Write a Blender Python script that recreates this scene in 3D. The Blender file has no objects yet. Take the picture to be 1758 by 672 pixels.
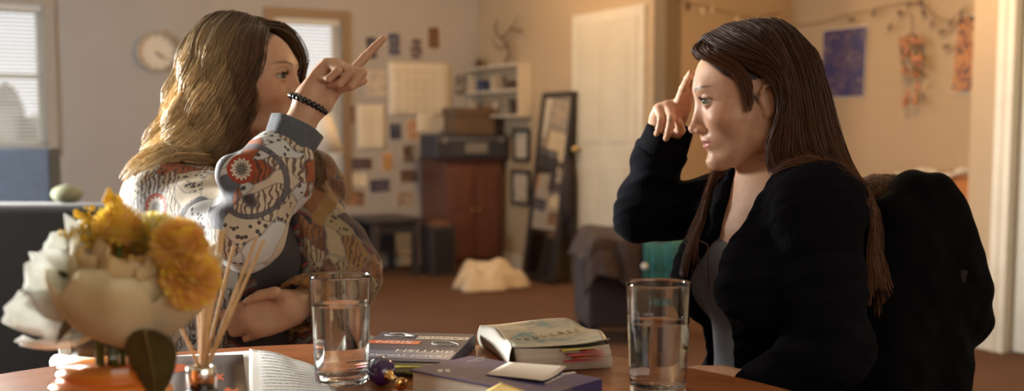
import bpy, bmesh, math, random
import numpy as np
from mathutils import Vector, Matrix

# ------------------------------------------------------------------ camera
S = bpy.context.scene
COL = S.collection
W, H, F = 1758.0, 672.0, 1900.0
CAM = np.array([0.0, 0.0, 1.07])
PITCH = math.radians(5.0)
PPX, PPY = 879.0, 227.0 + F * math.tan(PITCH)
cam_d = bpy.data.cameras.new('camera')
cam = bpy.data.objects.new('camera', cam_d)
COL.objects.link(cam)
cam.location = CAM
cam.rotation_euler = (math.pi / 2 - PITCH, 0, 0)
cam_d.sensor_width = 36.0
cam_d.lens = 36.0 * F / W
cam_d.shift_y = (PPY - H / 2) / W
cam_d.clip_start = 0.05
cam_d.clip_end = 300
cam_d.dof.use_dof = True
cam_d.dof.focus_distance = 1.62
cam_d.dof.aperture_fstop = 3.3
S.camera = cam

# ------------------------------------------------------------------ view, world, large lights
S.view_settings.view_transform = 'Standard'
S.view_settings.look = 'None'
S.view_settings.gamma = 1
S.view_settings.use_curve_mapping = False
S.view_settings.exposure = 0.0
S.cycles.use_denoising = True
S.cycles.max_bounces = 10
S.cycles.transparent_max_bounces = 24
S.cycles.transmission_bounces = 10
S.cycles.caustics_reflective = False
S.cycles.caustics_refractive = False
S.cycles.sample_clamp_indirect = 6.0

wd = bpy.data.worlds.new('daylight')
S.world = wd
wd.use_nodes = True
wd.node_tree.nodes['Background'].inputs[0].default_value = (0.95, 0.98, 1.0, 1)
wd.node_tree.nodes['Background'].inputs[1].default_value = 1.5

TH = math.radians(28.4)
UX = np.array([math.cos(TH), math.sin(TH), 0.0])
VX = np.array([-math.sin(TH), math.cos(TH), 0.0])
ORG = np.array([-0.276, 9.2, 0.0])
def RM(a, b, z=0.0):
    return ORG + a * UX + b * VX + np.array([0, 0, z])

def area_light(name, loc, target, sx, sy, power, color, spread=180):
    l = bpy.data.lights.new(name, 'AREA')
    l.shape = 'RECTANGLE'; l.size = sx; l.size_y = sy
    l.energy = power; l.color = color; l.spread = math.radians(spread)
    o = bpy.data.objects.new(name, l)
    COL.objects.link(o)
    o.location = loc
    d = Vector(target) - Vector(loc)
    o.rotation_euler = d.to_track_quat('-Z', 'Y').to_euler()
    o['kind'] = 'helper'
    return o
# daylight entering through the windows; the warm lamp behind the camera is added fill
area_light('daylight_side_window', RM(-6.62, -2.6, 1.45), RM(-3.4, -6.5, 1.12), 1.5, 1.35, 245, (1.0, 0.97, 0.91), 80)
area_light('skylight_side_window', RM(-6.60, -2.6, 1.45), RM(-3.0, -2.6, 1.3), 1.5, 1.35, 120, (0.86, 0.94, 1.0))
area_light('daylight_far_window', RM(-4.52, 0.16, 1.45), RM(-3.7, -6.0, 1.2), 0.72, 0.9, 260, (1.0, 0.96, 0.90), 120)
area_light('fill_lamp_behind', RM(-3.2, -10.12, 1.5), RM(-3.4, -5.0, 1.0), 2.2, 1.2, 17, (1.0, 0.80, 0.60))  # added fill lamp, set in an invented window behind the camera
def point_light(name, loc, power, color, r=0.12):
    l = bpy.data.lights.new(name, 'POINT'); l.energy = power; l.color = color; l.shadow_soft_size = r
    o = bpy.data.objects.new(name, l); COL.objects.link(o); o.location = loc
    o['kind'] = 'helper'
    return o

# ------------------------------------------------------------------ projection helpers
_c, _s = math.cos(PITCH), math.sin(PITCH)
FWD = np.array([0, _c, -_s]); UPV = np.array([0, _s, _c])
def ray(px, py):
    return np.array([1.0, 0, 0]) * (px - PPX) / F - UPV * (py - PPY) / F + FWD
def P(px, py, Y):
    "the point of the plane y = Y seen at that place of the frame"
    d = ray(px, py)
    return CAM + d * (Y / d[1])
def PZ(px, py, z):
    d = ray(px, py)
    return CAM + d * ((z - CAM[2]) / d[2])
def PW(px, py, wall):
    "room coordinates (a, b, z) where that ray meets a wall plane ('a', v) or ('b', v)"
    d = ray(px, py)
    ax = UX if wall[0] == 'a' else VX
    t = (wall[1] - np.dot(CAM - ORG, ax)) / np.dot(d, ax)
    q = CAM + t * d - ORG
    return float(np.dot(q, UX)), float(np.dot(q, VX)), float(q[2])

# ------------------------------------------------------------------ materials
MATS = {}
def srgb(r, g, b):
    f = lambda c: (c / 255 / 12.92) if c / 255 <= 0.04045 else ((c / 255 + 0.055) / 1.055) ** 2.4
    return (f(r), f(g), f(b))
class NT:
    "small helper to write node trees"
    def __init__(s, name):
        s.m = bpy.data.materials.new(name); s.m.use_nodes = True
        s.t = s.m.node_tree; s.n = s.t.nodes; s.l = s.t.links
        s.b = s.n['Principled BSDF']; s.out = s.n['Material Output']
    def node(s, typ, **kw):
        x = s.n.new('ShaderNode' + typ)
        for k, v in kw.items():
            if k.startswith('i_'):
                x.inputs[k[2:].replace('_', ' ')].default_value = v
            else:
                setattr(x, k, v)
        return x
    def link(s, a, b): s.l.new(a, b)
    def coord(s, scale=(1, 1, 1), kind='Object', rot=(0, 0, 0), loc=(0, 0, 0)):
        c = s.node('TexCoord'); mp = s.node('Mapping')
        mp.inputs['Scale'].default_value = scale; mp.inputs['Rotation'].default_value = rot
        mp.inputs['Location'].default_value = loc
        s.link(c.outputs[kind], mp.inputs[0]); return mp.outputs[0]
    def noise(s, vec, scale, detail=4, rough=0.55, dist=0.0):
        x = s.node('TexNoise'); x.inputs['Scale'].default_value = scale; x.inputs['Detail'].default_value = detail
        x.inputs['Roughness'].default_value = rough; x.inputs['Distortion'].default_value = dist
        s.link(vec, x.inputs['Vector']); return x.outputs['Fac']
    def ramp(s, fac, stops, interp='LINEAR'):
        x = s.node('ValToRGB'); x.color_ramp.interpolation = interp
        e = x.color_ramp.elements
        while len(e) < len(stops): e.new(0.5)
        for i, (p, c) in enumerate(stops):
            e[i].position = p; e[i].color = (*c, 1)
        s.link(fac, x.inputs[0]); return x.outputs[0]
    def mix(s, fac, a, b, blend='MIX'):
        x = s.node('Mix', data_type='RGBA', blend_type=blend)
        for inp, v in ((x.inputs[0], fac), (x.inputs[6], a), (x.inputs[7], b)):
            if isinstance(v, (int, float)): inp.default_value = v
            elif isinstance(v, tuple): inp.default_value = (*v, 1)
            else: s.link(v, inp)
        return x.outputs[2]
    def math(s, op, a, b=0.0):
        x = s.node('Math', operation=op)
        for inp, v in ((x.inputs[0], a), (x.inputs[1], b)):
            if isinstance(v, (int, float)): inp.default_value = v
            else: s.link(v, inp)
        return x.outputs[0]
    def base(s, col):
        if isinstance(col, tuple): s.b.inputs['Base Color'].default_value = (*col, 1)
        else: s.link(col, s.b.inputs['Base Color'])
    def bump(s, h, strength=0.3, dist=0.002):
        x = s.node('Bump'); x.inputs['Strength'].default_value = strength; x.inputs['Distance'].default_value = dist
        s.link(h, x.inputs['Height']); s.link(x.outputs[0], s.b.inputs['Normal'])
    def set(s, **kw):
        for k, v in kw.items():
            s.b.inputs[k.replace('_', ' ')].default_value = v
        return s
def M(name, col, rough=0.6, var=0.12, nscale=30.0, bump=0.0, metal=0.0, sheen=0.0, spec=0.5, coat=0.0, bscale=None, scale=(1, 1, 1), bdist=0.002):
    if name in MATS: return MATS[name]
    t = NT(name)
    v = t.coord(scale)
    if var > 0:
        nz = t.noise(v, nscale)
        lo = tuple(max(0, c * (1 - var)) for c in col); hi = tuple(min(1, c * (1 + var)) for c in col)
        t.base(t.ramp(nz, [(0.3, lo), (0.7, hi)]))
    else:
        t.base(col)
    if bump > 0:
        t.bump(t.noise(v, bscale or nscale * 2, 6), bump, bdist)
    t.set(Roughness=rough, Metallic=metal)
    t.b.inputs['Specular IOR Level'].default_value = spec
    t.b.inputs['Sheen Weight'].default_value = sheen
    t.b.inputs['Coat Weight'].default_value = coat
    MATS[name] = t.m
    return t.m

# ------------------------------------------------------------------ geometry helpers: a geometry is (verts Nx3, faces list, material index list)
class G:
    def __init__(s): s.v = []; s.f = []; s.mi = []; s.sm = []
    def add(s, v, f, mi=0, smooth=False):
        o = len(s.v)
        s.v.extend([tuple(map(float, p)) for p in v])
        s.f.extend([tuple(int(i) + o for i in q) for q in f])
        s.mi.extend([mi] * len(f)); s.sm.extend([smooth] * len(f))
        return s
    def box(s, c, d, mi=0, rz=0.0, taper=1.0, rot=None):
        x, y, z = d[0] / 2, d[1] / 2, d[2] / 2
        v = [(-x, -y, -z), (x, -y, -z), (x, y, -z), (-x, y, -z), (-x * taper, -y * taper, z), (x * taper, -y * taper, z), (x * taper, y * taper, z), (-x * taper, y * taper, z)]
        if rot is not None: v = [tuple(rot @ Vector(p)) for p in v]
        elif rz: ca, sa = math.cos(rz), math.sin(rz); v = [(p[0] * ca - p[1] * sa, p[0] * sa + p[1] * ca, p[2]) for p in v]
        v = [(p[0] + c[0], p[1] + c[1], p[2] + c[2]) for p in v]
        return s.add(v, [(0, 3, 2, 1), (4, 5, 6, 7), (0, 1, 5, 4), (1, 2, 6, 5), (2, 3, 7, 6), (3, 0, 4, 7)], mi)
    def tube(s, pts, r, n=8, mi=0, closed=False, caps=True, smooth=True):
        pts = [np.array(p, float) for p in pts]
        m = len(pts)
        rs = [r] * m if isinstance(r, (int, float)) else list(r)
        ref = np.array([0.3, 0.2, 0.93]); v = []
        for i in range(m):
            a = pts[(i - 1) % m] if (closed or i > 0) else pts[i]
            b = pts[(i + 1) % m] if (closed or i < m - 1) else pts[i]
            t = b - a; t = t / (np.linalg.norm(t) + 1e-12)
            if i == 0 and abs(np.dot(t, ref)) > 0.9: ref = np.array([1.0, 0.1, 0.0])
            e1 = ref - np.dot(ref, t) * t; e1 /= (np.linalg.norm(e1) + 1e-12)
            e2 = np.cross(t, e1); ref = e1
            for k in range(n):
                an = 2 * math.pi * k / n
                v.append(pts[i] + rs[i] * (math.cos(an) * e1 + math.sin(an) * e2))
        f = []
        for i in range(m if closed else m - 1):
            j = (i + 1) % m
            for k in range(n):
                k2 = (k + 1) % n
                f.append((i * n + k, i * n + k2, j * n + k2, j * n + k))
        if caps and not closed:
            f.append(tuple(range(n - 1, -1, -1))); f.append(tuple((m - 1) * n + k for k in range(n)))
        return s.add(v, f, mi, smooth)
    def lathe(s, prof, n=32, c=(0, 0, 0), mi=0, smooth=True, close=False):
        v = []; m = len(prof)
        for r, z in prof:
            for k in range(n):
                an = 2 * math.pi * k / n
                v.append((c[0] + r * math.cos(an), c[1] + r * math.sin(an), c[2] + z))
        f = []
        for i in range(m if close else m - 1):
            j = (i + 1) % m
            for k in range(n):
                k2 = (k + 1) % n
                f.append((i * n + k, i * n + k2, j * n + k2, j * n + k))
        return s.add(v, f, mi, smooth)
    def disc(s, c, r, n=32, mi=0, up=True):
        v = [(c[0] + r * math.cos(2 * math.pi * k / n), c[1] + r * math.sin(2 * math.pi * k / n), c[2]) for k in range(n)]
        return s.add(v, [tuple(range(n)) if up else tuple(range(n - 1, -1, -1))], mi)
    def prism(s, poly, z0, z1, mi=0):
        n = len(poly)
        v = [(x, y, z0) for x, y in poly] + [(x, y, z1) for x, y in poly]
        f = [tuple(range(n - 1, -1, -1)), tuple(range(n, 2 * n))] + [(i, (i + 1) % n, n + (i + 1) % n, n + i) for i in range(n)]
        return s.add(v, f, mi)
    def sphere(s, c, r, n=16, m=10, mi=0):
        r = (r, r, r) if isinstance(r, (int, float)) else r
        v = []; f = []
        for i in range(m + 1):
            ph = math.pi * i / m
            for k in range(n):
                an = 2 * math.pi * k / n
                v.append((c[0] + r[0] * math.sin(ph) * math.cos(an), c[1] + r[1] * math.sin(ph) * math.sin(an), c[2] + r[2] * math.cos(ph)))
        for i in range(m):
            for k in range(n):
                k2 = (k + 1) % n
                f.append((i * n + k, (i + 1) * n + k, (i + 1) * n + k2, i * n + k2))
        return s.add(v, f, mi, True)
    def grid(s, fn, nu, nv, mi=0, smooth=True, thick=0.0):
        "a sheet fn(u,v)->xyz, optionally given thickness along the normal"
        p = np.array([[fn(i / nu, j / nv) for j in range(nv + 1)] for i in range(nu + 1)], float)
        idx = lambda i, j: i * (nv + 1) + j
        q = [(idx(i, j), idx(i + 1, j), idx(i + 1, j + 1), idx(i, j + 1)) for i in range(nu) for j in range(nv)]
        v = p.reshape(-1, 3)
        if thick > 0:
            du = np.gradient(p, axis=0); dv = np.gradient(p, axis=1)
            nn = np.cross(du, dv); nn /= (np.linalg.norm(nn, axis=2, keepdims=True) + 1e-12)
            b = (p - nn * thick).reshape(-1, 3); o = len(v)
            q2 = [tuple(x + o for x in reversed(a)) for a in q]
            e = []
            for i in range(nu): e += [(idx(i, 0), idx(i, 0) + o, idx(i + 1, 0) + o, idx(i + 1, 0)), (idx(i + 1, nv), idx(i + 1, nv) + o, idx(i, nv) + o, idx(i, nv))]
            for j in range(nv): e += [(idx(0, j + 1), idx(0, j + 1) + o, idx(0, j) + o, idx(0, j)), (idx(nu, j), idx(nu, j) + o, idx(nu, j + 1) + o, idx(nu, j + 1))]
            v = np.vstack([v, b]); q = q + q2 + e
        return s.add(v, q, mi, smooth)
    def xform(s, mat, start=0):
        for i in range(start, len(s.v)):
            s.v[i] = tuple(mat @ Vector(s.v[i]))
        return s
def link(o, parent=None):
    COL.objects.link(o)
    if parent is not None: o.parent = parent
    return o
def mesh_obj(name, g, mats, parent=None, loc=None, rotz=0.0, kind=None):
    me = bpy.data.meshes.new(name)
    me.from_pydata(g.v, [], g.f)
    mats = mats if isinstance(mats, (list, tuple)) else [mats]
    for m in mats: me.materials.append(m)
    if len(g.f):
        me.polygons.foreach_set('material_index', g.mi)
        me.polygons.foreach_set('use_smooth', g.sm)
    me.update()
    o = link(bpy.data.objects.new(name, me), parent)
    if loc is not None: o.location = loc
    if rotz: o.rotation_euler = (0, 0, rotz)
    if kind: o['kind'] = kind
    return o
def tag(o, label, cat, group=None):
    o['label'] = label; o['category'] = cat
    if group: o['group'] = group
    return o
def thing(name, label, cat, loc=(0, 0, 0), rotz=0.0, group=None):
    o = link(bpy.data.objects.new(name, None))
    o.empty_display_size = 0.05
    o.location = loc; o.rotation_euler = (0, 0, rotz)
    return tag(o, label, cat, group)
def bevel(o, w=0.004, seg=2):
    m = o.modifiers.new('bevel', 'BEVEL'); m.width = w; m.segments = seg; m.limit_method = 'ANGLE'
    return o
def structure(name, g, mats, label=None, parent=None):
    o = mesh_obj(name, g, mats, parent)
    if parent is None:
        o['kind'] = 'structure'
        if label: o['label'] = label
    return o

# ------------------------------------------------------------------ room shell
m_wall = NT('wall_paint')
_v = m_wall.coord((1, 1, 1))
m_wall.base(m_wall.ramp(m_wall.noise(_v, 1.6, 5), [(0.3, (0.46, 0.345, 0.22)), (0.7, (0.51, 0.385, 0.245))]))
m_wall.bump(m_wall.noise(_v, 90, 3), 0.15, 0.002); m_wall.set(Roughness=0.75)
m_wall = m_wall.m
m_wall_far = NT('wall_paint_taupe')
_v = m_wall_far.coord((1, 1, 1))
m_wall_far.base(m_wall_far.ramp(m_wall_far.noise(_v, 1.6, 5), [(0.3, (0.43, 0.40, 0.375)), (0.7, (0.47, 0.44, 0.41))]))
m_wall_far.bump(m_wall_far.noise(_v, 90, 3), 0.15, 0.002); m_wall_far.set(Roughness=0.75)
m_wall_far = m_wall_far.m
m_trim = M('trim_paint', (0.72, 0.66, 0.54), 0.4, 0.05, 8, 0.05)
m_ceil = M('ceiling_paint', (0.62, 0.56, 0.47), 0.8, 0.05, 3, 0.1)
m_floor = NT('carpet_brown')
_v = m_floor.coord((1, 1, 1))
m_floor.base(m_floor.mix(0.35, m_floor.ramp(m_floor.noise(_v, 2.2, 6), [(0.3, (0.112, 0.060, 0.037)), (0.7, (0.160, 0.086, 0.053))]),
             m_floor.ramp(m_floor.noise(_v, 260, 2), [(0.3, (0.078, 0.042, 0.026)), (0.7, (0.20, 0.108, 0.067))])))
m_floor.bump(m_floor.noise(_v, 300, 2), 0.6, 0.004); m_floor.set(Roughness=0.9); m_floor.b.inputs['Sheen Weight'].default_value = 0.0; m_floor.b.inputs['Specular IOR Level'].default_value = 0.1
m_floor = m_floor.m

ZC = 2.5
def rbox(g, a0, a1, b0, b1, z0, z1, mi=0):
    pts = [RM(a0, b0), RM(a1, b0), RM(a1, b1), RM(a0, b1)]
    v = [(*p[:2], z0) for p in pts] + [(*p[:2], z1) for p in pts]
    return g.add(v, [(0, 3, 2, 1), (4, 5, 6, 7), (0, 1, 5, 4), (1, 2, 6, 5), (2, 3, 7, 6), (3, 0, 4, 7)], mi)
def wall_with_holes(g, axis, lo, hi, near, far, holes):
    "axis 'a': wall runs along a between lo..hi, occupies b near..far; holes: (s0, s1, z0, z1)"
    def seg(s0, s1, z0, z1):
        if s1 - s0 < 1e-4 or z1 - z0 < 1e-4: return
        if axis == 'a': rbox(g, s0, s1, near, far, z0, z1)
        else: rbox(g, near, far, s0, s1, z0, z1)
    cur = lo
    for s0, s1, z0, z1 in sorted(holes):
        seg(cur, s0, 0, ZC); seg(s0, s1, 0, z0); seg(s0, s1, z1, ZC); cur = s1
    seg(cur, hi, 0, ZC)

WL, WA, WB, WC, WD = ('b', 0.0), ('a', 0.0), ('b', -2.58), ('a', 1.02), ('a', 0.5)
ZW0, ZW1 = 0.97, 1.93                                # far windows: sill and head heights
a1r = PW(78, 130, WL)[0]; a1l = a1r - 1.15
a2l = PW(470, 130, WL)[0]; a2r = PW(586, 130, WL)[0]
g = G(); rbox(g, -7.0, 3.5, -10.5, 0.4, -0.1, 0.0)
structure('floor', g, m_floor, 'brown carpeted floor of the room')
g = G(); rbox(g, -7.0, 3.5, -10.5, 0.4, ZC, ZC + 0.1)
structure('ceiling', g, m_ceil)
g = G(); wall_with_holes(g, 'a', -6.6, 0.12, 0.0, 0.12, [(a1l, a1r, ZW0, ZW1), (a2l, a2r, ZW0 - 0.38, ZW1)])
structure('wall_back', g, m_wall_far, 'taupe back wall with pinned photos')
g = G(); wall_with_holes(g, 'b', -2.58, 0.0, 0.0, 0.12, [])
structure('wall_door', g, m_wall, 'cream wall with the white door')
g = G(); rbox(g, 0.0, 1.14, -2.58, -2.46, 0, ZC)
structure('wall_alcove', g, m_wall)
g = G(); rbox(g, 1.02, 1.14, -4.6, -2.58, 0, ZC)
structure('wall_poster', g, m_wall, 'cream alcove wall with posters')
g = G(); rbox(g, 0.5, 1.14, -4.60, -4.447, 0, ZC); rbox(g, 0.5, 0.62, -10.1, -5.55, 0, ZC); rbox(g, 0.5, 0.62, -5.55, -4.60, 2.05, ZC)
structure('wall_right', g, m_wall, 'wall beside the doorway')
g = G(); wall_with_holes(g, 'b', -10.1, 0.12, -6.6, -6.5, [(-3.4, -1.8, 0.75, 2.15)])
structure('wall_left', g, m_wall_far)
g = G(); wall_with_holes(g, 'a', -6.6, 0.62, -10.1, -10.0, [(-4.4, -2.0, 0.85, 2.15)])
structure('wall_front', g, m_wall)
# baseboards
for nm, r in (('baseboard_back', (-6.5, 0, -0.018, 0)), ('baseboard_door', (-0.018, 0, -0.75, -0.018)), ('baseboard_door_near', (-0.018, 0, -2.58, -1.62)),
              ('baseboard_alcove', (0.0, 1.02, -2.598, -2.58)), ('baseboard_poster', (1.0, 1.02, -4.447, -2.6)), ('baseboard_right', (0.482, 0.5, -4.60, -4.43))):
    g = G(); rbox(g, *r, 0, 0.10); rbox(g, r[0] + (0.006 if 'right' in nm else 0), r[1], r[2], r[3], 0.10, 0.112)
    structure(nm, g, m_trim)

# glass that lets light straight through, with a faint reflection
t = NT('window_glass'); t.n.remove(t.b)
tr = t.node('BsdfTransparent'); gl = t.node('BsdfGlossy'); gl.inputs['Roughness'].default_value = 0.02
mx = t.node('MixShader'); mx.inputs[0].default_value = 0.06
t.link(tr.outputs[0], mx.inputs[1]); t.link(gl.outputs[0], mx.inputs[2]); t.link(mx.outputs[0], t.out.inputs[0])
m_pane = t.m
m_blind = M('blind_slat', (0.70, 0.68, 0.64), 0.5, 0.03)
def window(name, axis, s0, s1, z0, z1, face, depth, label, blind=True, casing=None, room_dir=-1, mull=True, tilt=0.75):
    "frame, panes and blind set in an opening; face = plane of the room side, depth = wall thickness sign outward"
    def bx(g, p0, p1, q0, q1, zz0, zz1):
        if axis == 'a': rbox(g, p0, p1, q0, q1, zz0, zz1)
        else: rbox(g, q0, q1, p0, p1, zz0, zz1)
    q0, q1 = sorted((face + depth * 0.45, face + depth * 0.85))
    c0, c1 = sorted((face - depth * 0.15, face))
    root = thing(name, label, 'window'); del root['category']; root['kind'] = 'structure'
    g = G()
    for r in ((s0, s0 + .045, z0, z1), (s1 - .045, s1, z0, z1), (s0, s1, z0, z0 + .045), (s0, s1, z1 - .045, z1)): bx(g, r[0], r[1], q0, q1, r[2], r[3])
    mid = (z0 + z1) / 2
    if mull: bx(g, s0, s1, q0, q1, mid - .02, mid + .02)
    mesh_obj('window_frame', g, m_trim, root)
    g = G()
    for r in ((s0 - .07, s0, z0 - .06, z1 + .07), (s1, s1 + .07, z0 - .06, z1 + .07), (s0, s1, z1, z1 + .07), (s0, s1, z0 - .06, z0)): bx(g, r[0], r[1], c0, c1, r[2], r[3])
    mesh_obj('window_casing', g, casing or m_trim, root)
    qq = (q0 + q1) / 2
    for zz0, zz1 in ((z0 + .045, mid - .02), (mid + .02, z1 - .045)):
        g = G(); bx(g, s0 + .045, s1 - .045, qq - .003, qq + .003, zz0, zz1)
        mesh_obj('pane', g, m_pane, root)
    if blind:
        g = G(); nsl = int((z1 - z0) / 0.026); fc = face + depth * 0.2
        for i in range(nsl):
            zz = z0 + 0.02 + i * 0.026
            dz = 0.010 * tilt
            if axis == 'a':
                A, B = RM(s0 + .01, fc), RM(s1 - .01, fc)
                n = VX * 0.011
            else:
                A, B = RM(fc, s0 + .01), RM(fc, s1 - .01); n = UX * 0.011
            v = [A - n + [0, 0, zz - dz], B - n + [0, 0, zz - dz], B + n + [0, 0, zz + dz], A + n + [0, 0, zz + dz]]
            v += [p + np.array([0, 0, 0.0012]) for p in v]
            g.add(v, [(0, 3, 2, 1), (4, 5, 6, 7), (0, 1, 5, 4), (1, 2, 6, 5), (2, 3, 7, 6), (3, 0, 4, 7)])
        o = mesh_obj('blind', g, m_blind, root); o['kind'] = 'stuff'
        g = G(); bx(g, s0 + .005, s1 - .005, *sorted((face + depth * .05, face + depth * .38)), z1 - .04, z1)
        mesh_obj('blind_headrail', g, m_blind, root)
    return root
window('window_1', 'a', a1l, a1r, ZW0, ZW1, 0.0, 0.12, 'window with white blind above the blue armchair', casing=M('casing_taupe', (.42, .37, .31), .5, .05))
window('window_2', 'a', a2l, a2r, ZW0 - 0.38, ZW1, 0.0, 0.12, 'narrow window with white blind behind the pointing hand', casing=M('casing_brown', (.26, .17, .10), .5, .08))
window('window_3', 'b', -3.4, -1.8, 0.75, 2.15, -6.5, -0.1, 'large side window', blind=False)
window('fill_window', 'a', -4.4, -2.0, 0.85, 2.15, -10.0, -0.1, 'added unseen window behind the camera for fill light', blind=False)  # invented opening, put in to hold the fill lamp
# white door with casing in the door wall
b0 = PW(995, 200, WA)[1]; b1 = PW(1098, 200, WA)[1]
zt = PW(1045, 36, WA)[2]
root = thing('door_1', 'closed white panelled door with cream casing', 'door'); del root['category']; root['kind'] = 'structure'
m_door = M('door_paint', (0.66, 0.60, 0.47), 0.45, 0.04, 6, 0.05)
g = G(); rbox(g, -0.03, 0.0, b1, b0, 0.01, zt); mesh_obj('door_slab', g, m_door, root)
for zz0, zz1 in ((0.2, 0.85), (1.0, zt - 0.15)):
    for k in (0, 1):
        w = (b0 - b1 - 0.3) / 2
        s = b1 + 0.1 + k * (w + 0.1)
        g = G(); rbox(g, -0.037, -0.03, s, s + w, zz0, zz1); bevel(mesh_obj('door_panel', g, m_door, root), 0.006)
for r in ((b1 - .07, b1, 0, zt + .07), (b0, b0 + .07, 0, zt + .07), (b1, b0, zt, zt + .07)):
    g = G(); rbox(g, -0.022, 0.0, r[0], r[1], r[2], r[3]); mesh_obj('casing', g, m_trim, root)
g = G(); c = RM(-0.075, b0 - 0.06, 0.95); g.sphere(c, 0.026); g.tube([RM(-0.03, b0 - .06, .95), c], 0.01)
mesh_obj('door_knob', g, M('brass', (0.6, 0.42, 0.18), 0.3, 0.1, 20, metal=1.0), root)
# near doorway at the right: casing and slab
root = thing('door_2', 'pale door in its fluted casing at the frame edge', 'door'); del root['category']; root['kind'] = 'structure'
g = G()
for i, (o0, o1, th) in enumerate(((0.0, .022, .018), (.022, .05, .026), (.05, .078, .021), (.078, .1, .028))):
    rbox(g, 0.5 - th, 0.5, -4.60 - o1, -4.60 - o0, 0, 2.12)
mesh_obj('casing', g, m_trim, root)
g = G(); rbox(g, 0.53, 0.57, -5.45, -4.70, 0.01, 2.05); mesh_obj('door_slab', g, M('door_grey', (0.62, 0.62, 0.56), 0.45, 0.04, 6), root)
g = G(); rbox(g, 0.5, 0.62, -4.70, -4.67, 0, 2.08); mesh_obj('door_jamb', g, m_trim, root)
# outside: ground and a hazy hedge beyond the windows
g = G(); g.add([(-60, 5, -0.6), (40, 5, -0.6), (40, 90, -0.6), (-60, 90, -0.6), (-60, -30, -0.6), (-9, -30, -0.6), (-9, 5, -0.6)], [(0, 1, 2, 3), (4, 5, 6, 0)])
structure('ground', g, M('ground_pale', (0.40, 0.38, 0.33), 0.9, 0.2, 0.6))
g = G(); rr_ = random.Random(1)
for i in range(70):
    x = -42 + i * .62; g.sphere((x, 34 + rr_.uniform(-.6, .6), .2 + rr_.uniform(-.2, .3)), (rr_.uniform(.5, .9), .8, rr_.uniform(1.4, 2.2)), 10, 7)
hd_ = mesh_obj('hedge', g, M('hedge_grey', (.16, .16, .14), .9, .3, 1.5)); hd_['kind'] = 'stuff'; hd_['label'] = 'pale distant hedge outside the window'; hd_['category'] = 'hedge'

# ================================================================== background things
RNG = random.Random(7)
ROTL, ROTA = TH, TH - math.pi / 2          # thing frames on back wall / door wall: local x runs right, -y faces the room
def wrot(wall): return ROTL if wall[0] == 'b' else ROTA
def on_wall(x0, y0, x1, y1, wall, out=0.0):
    "centre, width, height of the wall patch seen in that box"
    mx_, my_ = (x0 + x1) / 2, (y0 + y1) / 2
    A = np.array(PW(x0, my_, wall)); B = np.array(PW(x1, my_, wall))
    T = PW(mx_, y0, wall)[2]; Bo = PW(mx_, y1, wall)[2]
    C = PW(mx_, my_, wall)
    c = RM(C[0] - (out if wall[0] == 'a' else 0), C[1] - (out if wall[0] == 'b' else 0), (T + Bo) / 2)
    return c, abs(A[0] - B[0]) + abs(A[1] - B[1]), T - Bo

def picture_mat(name, cols, scale=18.0, seed=0.0, dist=1.5, fold=None):
    t = NT(name); v = t.coord((1, 1, 1), loc=(seed * 3.7, seed, seed * 1.3))
    n = len(cols)
    t.base(t.ramp(t.noise(v, scale, 3, 0.6, dist), [(0.30 + 0.42 * i / max(1, n - 1), c) for i, c in enumerate(cols)]))
    t.set(Roughness=0.45); return t.m
m_photo_paper = M('photo_paper', (0.72, 0.66, 0.56), 0.5, 0.04)
DKB, NAVY, BRN, ORA, SKIN, CREAM, GRY = (0.03, 0.03, 0.05), (0.04, 0.05, 0.12), (0.12, 0.06, 0.035), (0.55, 0.22, 0.06), (0.5, 0.28, 0.17), (0.7, 0.62, 0.5), (0.2, 0.18, 0.17)
def flat_print(name, label, cat, box, wall, cols, border=0.0, rot=0.0, group=None, scale=18, seed=0.0, paper=None, thick=0.004):
    c, w, h = on_wall(*box, wall, 0.002)
    r = thing(name, label, cat, c, wrot(wall), group)
    g = G(); g.box((0, 0, 0), (w, thick, h), rot=Matrix.Rotation(rot, 3, 'Y'))
    mesh_obj('paper', g, paper or m_photo_paper, r)
    if cols:
        g = G(); g.box((0, -thick * 0.6, 0), (w - 2 * border, thick * 0.4, h - 2 * border), rot=Matrix.Rotation(rot, 3, 'Y'))
        mesh_obj('printed_image', g, picture_mat(name + '_image', cols, scale, seed), r)
    return r
PH = 'photographs pinned on the back wall'
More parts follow.
